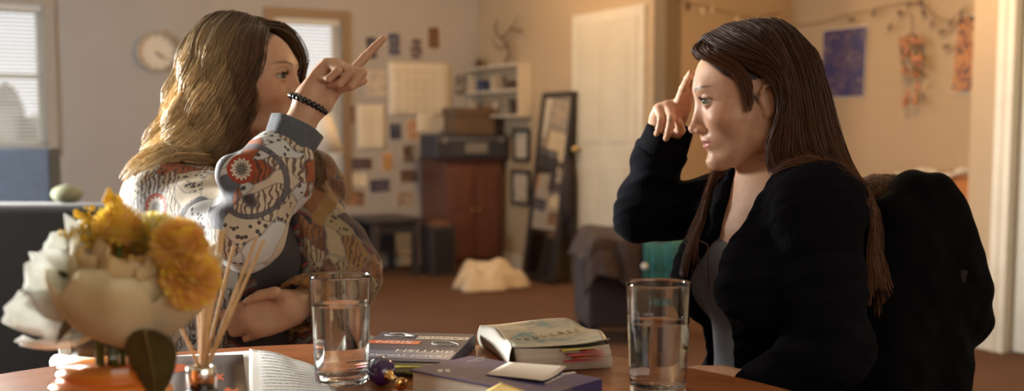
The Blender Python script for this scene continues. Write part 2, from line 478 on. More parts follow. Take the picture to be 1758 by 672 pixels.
photos = [
 ((626, 62, 648, 103), [NAVY, DKB, SKIN], 'blue snapshot half hidden by the pointing fingertip'),
 ((664, 55, 688, 97), [(0.55, .5, .45), NAVY, NAVY, CREAM], 'snapshot with slanted blue shape, beside the fingertip'),
 ((702, 65, 726, 103), [CREAM, (0.12, .08, .1), DKB], 'snapshot with dark triangular figure, third in the top row'),
 ((733, 45, 755, 85), [BRN, (0.2, .1, .05), DKB], 'brown portrait snapshot, highest on the back wall'),
 ((778, 125, 803, 165), [DKB, GRY, CREAM], 'black and white portrait beside the large cream sheet'),
 ((587, 180, 610, 213), [DKB, BRN, ORA], 'dark snapshot beside the window, under the pointing hand'),
 ((667, 210, 690, 241), [DKB, NAVY, GRY], 'small dark snapshot under the large cream sheet'),
 ((697, 205, 718, 240), [ORA, SKIN, CREAM], 'pale orange snapshot under the large cream sheet'),
 ((690, 248, 711, 281), [DKB, BRN, CREAM], 'dark snapshot with slanted figure beside the tall cabinet top'),
 ((602, 270, 640, 293), [DKB, BRN, NAVY, SKIN], 'wide dark snapshot below the long blank paper'),
 ((655, 262, 675, 295), [ORA, (.6, .35, .12), SKIN, BRN], 'orange upright snapshot right of the wide dark one'),
 ((633, 306, 670, 332), [DKB, NAVY, SKIN], 'wide navy snapshot of three people above the desk'),
 ((685, 290, 717, 315), [(.3, .22, .16), BRN, GRY], 'faded brown snapshot beside the cabinet'),
 ((588, 326, 627, 355), [DKB, BRN, SKIN, ORA], 'wide snapshot of several faces, lowest toward the window'),
 ((678, 327, 710, 355), [CREAM, (.35, .25, .18), BRN], 'faded snapshot lowest beside the cabinet'),
 ((628, 122, 662, 165), [CREAM, (.6, .5, .4), (.1, .14, .3)], 'pale card with a small blue mark under the fingertip'),
]
for i, (bx_, cols, lab) in enumerate(photos):
    flat_print('pinned_photo', lab, 'photo', bx_, WL, cols, 0.006, RNG.uniform(-.05, .05), PH, 22, i * 1.31)
m_sheet = M('cream_sheet', (0.80, 0.71, 0.56), 0.7, 0.04, 6)
m_sheet_line = M('pencil_grey', (0.5, 0.43, 0.34), 0.8, 0.1)
def sheet(label, box, wall, rows, cols, group='papers pinned on the back wall', rot=0.0):
    c, w, h = on_wall(*box, wall, 0.002)
    r = thing('pinned_paper', label, 'paper', c, wrot(wall), group)
    g = G(); nx = max(1, cols)
    g.grid(lambda u, v: ((u - .5) * w, -0.004 - 0.006 * math.sin(v * 3.1) * math.sin(u * 7), (v - .5) * h), 8, 8, thick=0.001)
    g.xform(Matrix.Rotation(rot, 4, 'Y')); mesh_obj('sheet', g, m_sheet, r)
    if rows:
        g = G()
        for i in range(1, rows): g.box((0, -0.0125, -h / 2 + h * i / rows), (w * .92, 0.001, 0.0022))
        for j in range(1, cols): g.box((-w / 2 + w * j / cols, -0.0125, 0), (0.0022, 0.001, h * .92))
        mesh_obj('ruled_lines', g, m_sheet_line, r)
    return r
sheet('large cream wall planner sheet in the middle of the pinned pictures', (667, 108, 775, 200), WL, 6, 7)
sheet('long blank upright paper beside the narrow window', (613, 180, 660, 258), WL, 0, 0)
sheet('torn cream papers hanging below the planner sheet', (716, 196, 770, 229), WL, 0, 0, rot=0.06)
sheet('small blank note between the wide snapshots', (604, 299, 630, 321), WL, 0, 0)

# ---- wall clock
c, w, h = on_wall(233, 53, 301, 126, WL, 0.0)
ck = thing('wall_clock', 'round cream wall clock hanging on the taupe wall', 'clock', c, ROTL)
R_ = w / 2
g = G(); g.lathe([(0, 0), (R_ * .99, 0), (R_, .01), (R_, .035), (R_ * .97, .045), (R_ * .90, .04), (R_ * .88, .02)], 40); g.xform(Matrix.Rotation(math.pi / 2, 4, 'X'))
mesh_obj('case', g, M('clock_case', (0.52, 0.44, 0.35), 0.5, 0.05), ck)
g = G(); g.disc((0, 0, .022), R_ * .9, 40); g.xform(Matrix.Rotation(math.pi / 2, 4, 'X'))
fc = mesh_obj('clock_face', g, M('clock_face', (0.78, 0.70, 0.58), 0.5, 0.03), ck)
for k in range(12):
    an = k * math.pi / 6; g = G()
    g.box((R_ * .76 * math.sin(an), -.024, R_ * .76 * math.cos(an)), (.006, .002, .022), rot=Matrix.Rotation(an, 3, 'Y'))
    mesh_obj('hour_mark', g, M('clock_ink', (0.25, 0.2, 0.16), 0.5, 0), fc)
for nm, an, ln in (('hour_hand', 2.5, .5), ('minute_hand', 2.2, .72)):
    g = G(); g.box((0, -.027, R_ * ln * .42), (.007, .002, R_ * ln)); g.xform(Matrix.Rotation(an, 4, 'Y'))
    mesh_obj(nm, g, M('clock_ink', (0.25, 0.2, 0.16)), ck)
g = G(); g.box((0.04, -.01, R_ + .012), (.035, .012, .03)); mesh_obj('hanger', g, M('clock_case', 0), ck)

# ---- tall wooden cabinet in the corner
m_wood_red = NT('wood_redbrown'); _v = m_wood_red.coord((6, 6, 0.8))
m_wood_red.base(m_wood_red.ramp(m_wood_red.noise(_v, 5, 6, .6, 1.2), [(0.25, (0.09, 0.032, 0.022)), (0.75, (0.19, 0.072, 0.045))])); m_wood_red.set(Roughness=0.4); m_wood_red = m_wood_red.m
FB = ('b', -0.5)
ca0 = PW(766, 380, FB)[0]; ca1 = -0.05
cz = PW(800, 278, FB)[2]; cw = ca1 - ca0
cb = thing('tall_cabinet', 'tall reddish brown wooden cabinet in the room corner', 'cabinet', RM((ca0 + ca1) / 2, -0.5), ROTL)
g = G(); g.box((0, .24, cz / 2 + .03), (cw, .46, cz - .06)); bevel(mesh_obj('body', g, m_wood_red, cb), .006)
g = G(); g.box((0, .24, .03), (cw - .04, .42, .06)); mesh_obj('plinth', g, m_wood_red, cb)
for k in (-1, 1):
    g = G(); g.box((k * cw / 4, -.004, cz / 2 + .03), (cw / 2 - .012, .022, cz - .12)); d = bevel(mesh_obj('door', g, m_wood_red, cb), .005)
    for z0, z1 in ((.14, cz * .5), (cz * .55, cz - .1)):
        g = G(); g.box((k * cw / 4, -.018, (z0 + z1) / 2), (cw / 2 - .12, .010, z1 - z0)); bevel(mesh_obj('panel', g, m_wood_red, d), .006)
    g = G(); g.sphere((k * .03, -.03, cz * .55), .014); mesh_obj('knob', g, M('brass', 0), d)
g = G(); g.box((0, .23, cz + .012), (cw + .04, .52, .024)); bevel(mesh_obj('top', g, m_wood_red, cb), .006)
zc_ = cz + .024
# dark case lying on the cabinet
kz = PW(800, 231, ('b', -0.55))[2] - zc_
m_case = M('case_slate', (0.038, 0.038, 0.05), 0.55, 0.2, 12, .15)
k0 = PW(746, 255, ('b', -0.55))[0]; kw = min(PW(874, 255, ('b', -0.55))[0], -0.02) - k0
kc = thing('keyboard_case', 'long slate blue case lying on top of the tall cabinet', 'case', RM(k0 + kw / 2, -0.42, zc_), ROTL)
g = G(); g.box((0, 0, kz / 2), (kw, .30, kz)); bevel(mesh_obj('body', g, m_case, kc), .02, 3)
g = G(); g.box((0, -.155, kz * .8), (kw * .96, .012, .012)); mesh_obj('lid_seam', g, M('case_metal', (0.3, 0.3, 0.32), .35, .05, metal=.8), kc)
g = G(); g.box((.03, -.153, kz * .45), (kw * .3, .006, .08)); mesh_obj('front_label', g, picture_mat('case_label', [(0.05, .05, .06), (0.3, .28, .26), (0.06, .06, .07)], 40, 3), kc)
for sx in (-1, 1):
    g = G(); g.box((sx * kw * .38, -.156, kz * .78), (.03, .012, .05)); mesh_obj('latch', g, M('case_metal', 0), kc)
bz = PW(812, 186, ('b', -0.4))[2]
b0_ = PW(776, 205, ('b', -.45))[0]; b1_ = PW(848, 205, ('b', -.45))[0]
bxo = thing('storage_box', 'brown lidded box on top of the slate case', 'box', RM((b0_ + b1_) / 2, -0.38, zc_ + kz), ROTL)
hh = bz - zc_ - kz
g = G(); g.box((0, 0, hh * .4), (b1_ - b0_ - .02, .22, hh * .8)); bevel(mesh_obj('body', g, M('box_brown', (0.14, 0.085, 0.05), .6, .15, 10), bxo), .004)
g = G(); g.box((0, 0, hh * .86), (b1_ - b0_, .24, hh * .28)); bevel(mesh_obj('lid', g, M('box_brown', 0), bxo), .004)

# ---- dark desk and bin beside the cabinet
m_desk = M('desk_dark', (0.045, 0.038, 0.042), 0.45, 0.2, 8)
DB = ('b', -0.62)
d0 = PW(640, 400, DB)[0]; d1 = PW(722, 400, DB)[0]; dz = PW(670, 377, DB)[2]
dk = thing('small_desk', 'dark wooden side table against the photo wall', 'table', RM((d0 + d1) / 2, -0.35), ROTL)
dw = d1 - d0
g = G(); g.box((0, 0, dz - .015), (dw + .04, .56, .03)); bevel(mesh_obj('table_top', g, m_desk, dk), .005)
g = G(); g.box((0, -.22, dz - .07), (dw - .04, .02, .08)); mesh_obj('apron', g, m_desk, dk)
g = G(); g.box((0, .23, dz / 2 + .05), (dw - .04, .015, dz - .16)); mesh_obj('back_panel', g, m_desk, dk)
for sx in (-1, 1):
    for sy in (-1, 1):
        g = G(); g.box((sx * (dw / 2 - .03), sy * .24, (dz - .03) / 2), (.05, .05, dz - .03)); mesh_obj('leg', g, m_desk, dk)
e0 = PW(729, 430, DB)[0]
bn = thing('floor_box', 'dark square box standing between side table and cabinet', 'box', RM(e0 + .09, -0.66), ROTL)
ez = PW(745, 386, DB)[2]
g = G(); g.box((0, 0, ez / 2), (.19, .22, ez)); bevel(mesh_obj('body', g, m_desk, bn), .008)
g = G(); g.box((0, -.113, ez / 2), (.15, .008, ez - .06)); mesh_obj('front_panel', g, M('cloth_black', (0.02, 0.018, 0.022), .9, .2, 60), bn)
g = G(); g.box((0, 0, ez + .012), (.12, .14, .024)); bevel(mesh_obj('top_tray', g, M('tray_copper', (0.25, 0.11, 0.06), .5, .2), bn), .004)

# ---- crumpled cream blanket on the floor
def heap(name, label, cat, c, rx, ry, rz, mat, seed, rot=0.0, lump=0.35, n=56):
    rr = np.random.RandomState(seed); ph = rr.uniform(0, 6.28, (8, 3)); kk = rr.uniform(2, 9, (8, 2))
    def fn(u, v):
        an = 2 * math.pi * u; r = v
        x, y = r * math.cos(an), r * math.sin(an)
        s = sum(math.sin(kk[i, 0] * x + ph[i, 0]) * math.sin(kk[i, 1] * y + ph[i, 1]) for i in range(8)) / 8
        edge = 1 + .16 * math.sin(3 * an + ph[0, 2]) + .09 * math.sin(7 * an + ph[1, 2]) + .05 * math.sin(13 * an)
        z = rz * max(0.0, (1 - r ** 3.0)) * (1 + lump * 3.0 * s) + .012 * (1 - r)
        return (rx * x * edge, ry * y * edge, max(0.002, z))
    g = G(); g.grid(fn, n, 24, thick=0.006); g.xform(Matrix.Rotation(rot, 4, 'Z'))
    o = mesh_obj(name, g, mat, None, c); tag(o, label, cat); return o
m_blanket = M('blanket_cream', (0.72, 0.58, 0.40), 0.9, 0.12, 14, .5, sheen=.4, bscale=60, bdist=.006)
pc = PZ(838, 494, 0.0)
heap('blanket', 'crumpled cream blanket lying in a heap on the floor', 'blanket', (pc[0], pc[1] - .02, 0.002), .26, .20, .15, m_blanket, 3, .4, lump=.42)

# ---- small wall shelf with ornaments and a curly branch
sb0 = PW(826, 113, WA)[1]; sb1 = PW(915, 113, WA)[1]
m_shelf = M('shelf_white', (0.62, 0.55, 0.44), .5, .05)
sw = sb0 - sb1; sz1 = PW(870, 116, WA)[2]; sz0 = PW(870, 200, WA)[2]; smid = (sz1 + sz0) / 2
sh = thing('wall_shelf', 'small white two tier wall shelf crowded with ornaments', 'shelf', RM(0, (sb0 + sb1) / 2, sz0), ROTA)
for nm, z in (('top_board', sz1 - sz0), ('lower_board', 0.0), ('middle_board', smid - sz0)):
    g = G(); g.box((0, -.07, z), (sw, .14, .018)); mesh_obj(nm, g, m_shelf, sh)
for sx in (-1, 1):
    g = G(); g.box((sx * (sw / 2 - .01), -.065, (sz1 - sz0) / 2), (.014, .12, sz1 - sz0)); mesh_obj('side_board', g, m_shelf, sh)
def shelf_pt(t, z): return RM(-0.07, sb0 + (sb1 - sb0) * t, z)
def bottle(label, t, z, h, r, col, cat='bottle', name='ornament_bottle'):
    b = thing(name, label, cat, shelf_pt(t, z), 0, 'ornaments on the wall shelf')
    g = G(); g.lathe([(0, 0), (r, 0.002), (r, h * .55), (r * .4, h * .72), (r * .4, h * .9)], 14); mesh_obj('body', g, M('orn_%d' % int(t * 100 + z * 1000), col, .4, .1), b)
    g = G(); g.lathe([(r * .5, h * .88), (r * .5, h), (0, h)], 12); mesh_obj('cap', g, M('orn_cap', (0.4, .33, .25), .5, .1), b)
def trinket_box(label, t, z, w, h, col, name='trinket_box'):
    b = thing(name, label, 'box', shelf_pt(t, z), ROTA, 'ornaments on the wall shelf')
    g = G(); g.box((0, 0, h * .38), (w, .08, h * .76)); mesh_obj('body', g, M('tb_%d' % int(t * 100 + z * 1000), col, .6, .1), b)
    g = G(); g.box((0, 0, h * .88), (w + .006, .086, h * .24)); mesh_obj('lid', g, M('tb_%d' % int(t * 100 + z * 1000), col), b)
zl, zm, zu = sz0 + .01, smid + .01, sz1 + .01
trinket_box('small navy box at the near end of the shelf middle tier', .2, zm, .075, .09, (0.05, .07, .16))
trinket_box('dark brown box on the middle tier of the wall shelf', .72, zm, .08, .07, (0.12, .08, .06))
trinket_box('pale carton in the centre of the shelf middle tier', .47, zm, .06, .11, (0.5, .42, .33))
bottle('dark red bottle on the lower tier of the wall shelf', .13, zl, .12, .024, (0.14, .04, .03))
bottle('orange bottle on the lower tier of the wall shelf', .3, zl, .10, .02, (0.45, .14, .05))
bottle('cream candle bottle on the lower tier of the wall shelf', .45, zl, .13, .02, (0.62, .52, .4))
bottle('small grey bottle on the lower tier of the wall shelf', .6, zl, .09, .018, (0.3, .27, .24))
trinket_box('black ornament box at the far right of the lower tier', .83, zl, .06, .12, (0.07, .05, .045))
bottle('round dark pot standing on top of the wall shelf', .12, zu, .09, .035, (0.1, .05, .03), 'pot', 'small_pot')
br = thing('curly_branch', 'bare curly branch standing on the wall shelf', 'branch', shelf_pt(.45, zu))
O_ = shelf_pt(.45, zu)
def bp(x, y): return PW(x, y, ('a', -0.07))
def wpt(x, y): return RM(*bp(x, y)) - O_
g = G(); g.tube([wpt(*q) for q in ((868, 107), (876, 92), (872, 78), (862, 66), (852, 58))], [.012, .013, .012, .009, .005], 6)
mesh_obj('stem', g, M('twig', (0.16, .09, .05), .8, .2), br)
for pts in (((863, 66), (874, 52), (884, 40), (890, 26)), ((872, 78), (858, 84), (848, 76), (846, 64)), ((874, 52), (886, 50), (897, 56)), ((852, 58), (850, 45), (854, 34))):
    g = G(); g.tube([wpt(*q) for q in pts], [.008, .007, .005, .003][:len(pts)], 6); mesh_obj('twig', g, M('twig', 0), br)

# ---- two framed pictures
def framed(label, box, cols, seed):
    c, w, h = on_wall(*box, WA, 0.0)
    f = thing('framed_picture', label, 'picture', c, ROTA, 'framed pictures beside the mirror')
    for (x, z, ww, h2) in ((0, h / 2 - .012, w, .024), (0, -h / 2 + .012, w, .024), (-w / 2 + .012, 0, .024, h - .048), (w / 2 - .012, 0, .024, h - .048)):
        g = G(); g.box((x, -.012, z), (ww, .022, h2)); mesh_obj('frame_side', g, M('frame_black', (0.03, .022, .02), .4, .1), f)
    g = G(); g.box((0, -.006, 0), (w - .04, .006, h - .04)); mesh_obj('picture', g, picture_mat('framed_%d' % seed, cols, 12, seed), f)
framed('black framed pale print above the other, beside the mirror', (884, 221, 911, 277), [(0.5, .42, .32), CREAM, CREAM], 5)
framed('black framed pale drawing, lower of the two beside the mirror', (881, 292, 912, 352), [(0.35, .28, .2), CREAM, CREAM], 6)

# ---- leaning full length mirror
mb1 = PW(977, 162, WA)[1]; mzt = PW(956, 161, ('a', -.05))[2]
base = PZ(926, 484, 0.0)
q = base - ORG; ma, mbb = float(np.dot(q, UX)), float(np.dot(q, VX))
mw = 0.44; lean = math.atan2(-ma - 0.04, mzt)
mir = thing('leaning_mirror', 'tall narrow dark framed mirror leaning against the wall', 'mirror', RM(ma, mbb, 0.0), ROTA)
Lm = mzt / math.cos(lean)
rl = Matrix.Rotation(-lean, 4, 'X')
for (x, z, ww, h2) in ((0, Lm - .02, mw, .04), (0, .02, mw, .04), (-mw / 2 + .018, Lm / 2, .036, Lm - .08), (mw / 2 - .018, Lm / 2, .036, Lm - .08)):
    g = G(); g.box((x, -.012, z + .008), (ww, .03, h2)); g.xform(rl); mesh_obj('frame_side', g, M('frame_black', 0), mir)
g = G(); g.box((0, -.012, Lm / 2 + .008), (mw - .07, .012, Lm - .08)); g.xform(rl)
mesh_obj('mirror_glass', g, M('mirror_silver', (0.85, .82, .76), .03, 0, metal=1.0), mir)
g = G(); g.box((0, .006, Lm / 2 + .008), (mw - .03, .008, Lm - .04)); g.xform(rl); mesh_obj('backing', g, m_desk, mir)

# ---- dark coat hanging on the wall
hc = PW(988, 258, WA)
coat = thing('hanging_coat', 'dark coat hanging from a hook beside the white door', 'coat', RM(0, hc[1], hc[2]), ROTA)
def garment(prof, n=28, fold=.12, seed=1, d=0.6):
    rr = random.Random(seed); ph = [rr.uniform(0, 6.28) for _ in range(4)]
    v = []; f = []
    for i, (z, w_, off) in enumerate(prof):
        for k in range(n):
            an = 2 * math.pi * k / n
            rad = 1 + fold * (i / len(prof)) * (math.sin(5 * an + ph[0]) + .6 * math.sin(9 * an + ph[1] + i * .2))
            v.append((off + w_ * rad * math.cos(an), w_ * d * rad * math.sin(an) - .075, z))
    m_ = len(prof)
    for i in range(m_ - 1):
        for k in range(n): f.append((i * n + k, i * n + (k + 1) % n, (i + 1) * n + (k + 1) % n, (i + 1) * n + k))
    f.append(tuple(range(n))); f.append(tuple((m_ - 1) * n + k for k in range(n - 1, -1, -1)))
    return v, f
g = G(); v, f = garment([(0, .025, 0), (-.04, .06, 0), (-.1, .085, -.005), (-.2, .10, -.01), (-.35, .105, -.012), (-.5, .11, -.015), (-.58, .10, -.018), (-.62, .07, -.02)])
g.add(v, f, 0, True); mesh_obj('body', g, M('coat_charcoal', (0.035, .027, .03), .85, .2, 20, .3), coat)
for sx in (-1, 1):
    g = G(); g.tube([(sx * .05, -.1, -.06), (sx * .085, -.12, -.2), (sx * .08, -.12, -.38), (sx * .075, -.11, -.5)], [.03, .036, .034, .03], 10); mesh_obj('sleeve', g, M('coat_charcoal', 0), coat)
g = G(); g.tube([(0, 0, .01), (0, -.05, .0), (0, -.08, .02)], .008, 8); mesh_obj('hook', g, M('case_metal', 0), coat)

# ---- dark upholstered stool with a thrown-over jacket, and a teal bag
st = P(1058, 590, 5.55); sx0 = P(1000, 480, 5.55)[0]; sx1 = P(1150, 480, 5.55)[0]
stz = P(1050, 424, 5.55)[2]
m_uph = M('upholstery_dark', (0.034, .022, .024), .85, .2, 40, .3)
ar = thing('chest_seat', 'dark upholstered chest seat in the middle of the room', 'seat', ((sx0 + sx1) / 2, 5.75, 0), .12)
aw = sx1 - sx0
g = G(); g.box((0, 0, stz / 2 + .04), (aw, .42, stz - .08)); bevel(mesh_obj('body', g, m_uph, ar), .02, 3)
g = G(); g.box((0, 0, stz - .02), (aw + .02, .44, .05)); bevel(mesh_obj('cushion', g, m_uph, ar), .018, 3)
for x in (-1, 1):
    for y in (-1, 1):
        g = G(); g.box((x * (aw / 2 - .04), y * .16, .04), (.045, .045, .08)); mesh_obj('leg', g, m_desk, ar)
def drape(u, v):
    x = (u - .5) * .50; s = v
    # path over the seat top and down the front and left
    ys = [-.30, -.245, -.23, 0.0, .2]; zs = [-.19, -.06, .02, .05, .04]
    y = float(np.interp(s, [0, .3, .42, .7, 1], ys)); z = float(np.interp(s, [0, .3, .42, .7, 1], zs))
    wv = .022 * math.sin(u * 17 + s * 4) + .014 * math.sin(u * 31 + 1)
    y += wv * (1 - s) * 1.0; z += .03 * abs(math.sin(u * 9 + s * 5)) * s + (.05 * math.sin(u * 6.3) if s < .3 else 0) * (1 - s)
    if u < .22: k = (.22 - u) / .22; z -= .16 * k ** 1.1 * (0.4 + .6 * s); x += .045 * k
    return (x, y, z)
g = G(); g.grid(drape, 40, 26, thick=.012)
dr = mesh_obj('jacket', g, M('jacket_brown', (0.042, .024, .020), .9, .2, 16, .4, sheen=.05), None, ((sx0 + sx1) / 2 - .05, 5.75, stz + .012), .12)
tag(dr, 'dark brown jacket thrown over the chest seat', 'jacket')
tx0, tx1 = P(1106, 450, 5.5)[0], P(1178, 450, 5.5)[0]
tcx = (tx0 + tx1) / 2
tb = thing('teal_shawl', 'teal cloth shawl hanging over the chest seat beside the raised elbow', 'shawl', (tcx, 5.52, stz + .012))
def shawl(u, v):
    w_ = (u - .5) * (tx1 - tx0); fold_ = .010 * math.sin(u * 22) + .005 * math.sin(u * 41 + 1)
    y = float(np.interp(v, [0, .55, .68, 1], [-.045, -.03, 0.0, .20])); z = float(np.interp(v, [0, .55, .68, 1], [-.30, -.05, .012, .016]))
    return (w_ * (1 + .08 * (1 - v)), y - abs(fold_) * 1.6 * (1 - v * .7), z + .004 * math.sin(u * 13))
g = G(); g.grid(shawl, 36, 20, thick=.006); sb_ = mesh_obj('cloth', g, M('teal_cloth', (0.02, .13, .14), .8, .2, 30, .4), tb)
g = G(); g.sphere((-(tx1 - tx0) / 2 - .004, -.07, -.10), .017); mesh_obj('button', g, M('toggle_white', (.7, .65, .55), .5, .05), tb)
# ---- posters, hanging ornament, garland, fairy lights on the alcove wall
def poster(label, corners, cols, seed, scale):
    pts = [RM(*PW(x, y, ('a', 1.012))) for x, y in corners]
    c = sum(pts) / 4
    p = thing('wall_poster_print', label, 'poster', c, ROTA)
    xl = np.array([math.cos(ROTA), math.sin(ROTA), 0])
    loc = [(float(np.dot(q - c, xl)), float((q - c)[2])) for q in pts]
    g = G(); v = [(x, 0, z) for x, z in loc] + [(x, -.003, z) for x, z in loc]
    g.add(v, [(0, 1, 2, 3), (7, 6, 5, 4), (0, 4, 5, 1), (1, 5, 6, 2), (2, 6, 7, 3), (3, 7, 4, 0)])
    mesh_obj('paper', g, m_photo_paper, p)
    g = G(); g.add([(x * .97, -.0045, z * .97) for x, z in loc], [(3, 2, 1, 0)])
    mesh_obj('printed_image', g, picture_mat('poster_%d' % seed, cols, scale, seed, 2.5), p)
    return p
poster('blue and purple abstract poster on the alcove wall', [(1414, 52), (1491, 43), (1484, 167), (1409, 169)], [(0.02, .025, .12), (.03, .035, .16), (.07, .05, .12), (.12, .1, .17), (.32, .22, .2)], 11, 9)
poster('orange and dark abstract poster beside the doorway', [(1646, 28), (1700, 20), (1690, 160), (1633, 160)], [(.03, .03, .04), (.09, .06, .04), (.42, .13, .03), (.5, .25, .06), (.04, .05, .08)], 12, 8)
hr = PW(1571, 100, ('a', .98)); HO = RM(*hr)
hg = thing('hanging_hoop', 'oval twig hoop hung with copper discs on the alcove wall', 'ornament', HO, ROTA)
def hp(x, y, out=0.0):
    q = RM(*PW(x, y, ('a', .985 - out))) - HO
    return (float(np.dot(q, [math.cos(ROTA), math.sin(ROTA), 0])), -.02 - out, float(q[2]))
g = G(); g.tube([hp(1570 + 17 * math.cos(t), 92 + 32 * math.sin(t)) for t in np.linspace(0, 6.283, 33)[:-1]], .007, 6, closed=True); mesh_obj('hoop', g, M('twig', 0), hg)
g = G(); g.tube([hp(1572, 24), hp(1571, 60)], .003, 5); mesh_obj('cord', g, M('twig', 0), hg)
rr = random.Random(4); m_cop = M('copper_disc', (.45, .2, .1), .45, .25, 30, metal=.2)
for i in range(46):
    tt = rr.random(); y = 66 + 118 * tt; hw = 18 * (1 - .55 * max(0, tt - .35))
    x = 1569 + rr.uniform(-hw, hw); q = hp(x, y, rr.uniform(0, .03)); g = G()
    an = rr.uniform(-.8, .8); r = rr.uniform(.012, .022)
    g.sphere((0, 0, 0), (r, .003, r), 8, 4); g.xform(Matrix.Translation(q) @ Matrix.Rotation(an, 4, 'Z')); mesh_obj('disc', g, m_cop, hg)
for x in (1556, 1563, 1570, 1577, 1584):
    g = G(); g.tube([hp(x, 70), hp(x - 2, 150 + 6 * (x % 5))], .0015, 4); mesh_obj('string', g, M('twig', 0), hg)
# leaf garland strung along the top
gl_ = thing('leaf_garland', 'thin garland of dark paper leaves along the alcove wall top', 'garland', RM(*PW(1500, 30, ('a', .985))))
GO = RM(*PW(1500, 30, ('a', .985)))
def gp(x, y, out=0.0): return RM(*PW(x, y, ('a', .985 - out))) - GO
line = [(1352, 44), (1400, 40), (1450, 27), (1490, 18), (1530, 8), (1562, 4), (1590, 10), (1608, 30), (1630, 36), (1660, 10)]
g = G(); g.tube([gp(*q) for q in line], .0025, 5); mesh_obj('string', g, M('twig', 0), gl_)
m_leafd = M('paper_leaf_dark', (.13, .08, .05), .8, .2)
for x, y in ((1560, 6), (1586, 22), (1528, 46), (1600, 40), (1617, 54), (1632, 40), (1625, 80), (1582, 4), (1545, 22), (1650, 24), (1500, 22), (1462, 34)):
    q = gp(x, y, .01); an = rr.uniform(0, 3); g = G()
    g.add([(0, 0, .035), (.014, -.004, 0), (0, 0, -.035), (-.014, .004, 0), (0, .004, 0)], [(0, 1, 4), (1, 2, 4), (2, 3, 4), (3, 0, 4), (1, 0, 3, 2)])
    g.xform(Matrix.Translation(q) @ Matrix.Rotation(ROTA, 4, 'Z') @ Matrix.Rotation(an, 4, 'Y')); mesh_obj('leaf', g, m_leafd, gl_)
g2 = thing('leaf_garland', 'short garland of dark and white paper leaves above the person in black', 'garland', RM(*PW(1230, 12, ('b', -2.6))))
GO2 = RM(*PW(1230, 12, ('b', -2.6)))
def gq(x, y): return RM(*PW(x, y, ('b', -2.6))) - GO2
g = G(); g.tube([gq(*q) for q in ((1150, -6), (1182, 4), (1222, 14), (1265, 26), (1300, 30), (1342, 22))], .0025, 5); mesh_obj('string', g, M('twig', 0), g2)
for i, (x, y) in enumerate(((1182, 10), (1205, 18), (1222, 16), (1265, 33), (1300, 34))):
    g = G(); g.add([(0, 0, .035), (.016, -.004, 0), (0, 0, -.035), (-.016, .004, 0), (0, .004, 0)], [(0, 1, 4), (1, 2, 4), (2, 3, 4), (3, 0, 4), (1, 0, 3, 2)])
    g.xform(Matrix.Translation(gq(x, y)) @ Matrix.Rotation(ROTL, 4, 'Z')); mesh_obj('leaf', g, m_leafd if i == 0 else M('paper_leaf_pale', (.7, .58, .4), .8, .1), g2)
# ---- alcove bed: frame, mattress, orange headboard cushion, pillows and a pompom string
bed = thing('alcove_bed', 'single bed built into the alcove under the posters', 'bed', RM(.55, -3.5), ROTA)
g = G(); g.box((0, 0, .15), (1.8, .86, .3)); bevel(mesh_obj('bed_base', g, M('box_brown', 0), bed), .01)
g = G(); g.box((0, 0, .39), (1.78, .84, .18)); bevel(mesh_obj('mattress', g, M('bed_brown', (.22, .13, .08), .9, .15, 12, .3), bed), .05, 4)
oz0 = PW(1630, 392, ('a', .9))[2]; oz1 = PW(1630, 303, ('a', .9))[2]
b_l = PW(1560, 350, ('a', .9))[1]; b_r = -4.43
hb = thing('orange_bolster', 'orange upholstered back cushion along the alcove wall', 'cushion', RM(.95, (b_l + b_r) / 2, .485), ROTA)
g = G(); g.box((0, 0, (oz1 - .485) / 2), (b_l - b_r, .10, oz1 - .485)); bevel(mesh_obj('cushion_body', g, M('orange_cloth', (.50, .19, .055), .8, .1, 20, .3), hb), .03, 4)
g = G(); g.box((0, -.052, (oz1 - .485) / 2), (b_l - b_r - .1, .006, .008)); mesh_obj('seam', g, M('orange_cloth', 0), hb)
pw_ = RM(.70, -4.19, .485)
pl = thing('bed_pillow', 'cream pillow leaning on the orange cushion', 'pillow', pw_, ROTA)
g = G(); g.sphere((0, 0, .08), (.20, .10, .08), 24, 14); mesh_obj('pillow_body', g, M('pillow_cream', (.6, .46, .34), .9, .08, 20, .3), pl)
g = G(); g.tube([(.20 * math.cos(t), 0, .08 + .08 * math.sin(t)) for t in np.linspace(0, 6.283, 25)[:-1]], .006, 6, closed=True); mesh_obj('piping', g, M('pillow_cream', 0), pl)
pp0 = RM(*PW(1600, 300, ('a', .88)))
ps = thing('pompom_string', 'string of white pompoms along the orange cushion top', 'garland', pp0)
pts = [RM(*PW(x, 298 + 5 * math.sin(x * .09), ('a', .88))) - pp0 for x in range(1540, 1668, 8)]
g = G(); g.tube(pts, .003, 5); mesh_obj('string', g, M('twig', 0), ps)
for i, q in enumerate(pts):
    g = G(); g.sphere(q, .014 + .008 * ((i * 7) % 3) / 2, 10, 7); mesh_obj('pompom', g, M('toggle_white', 0), ps)

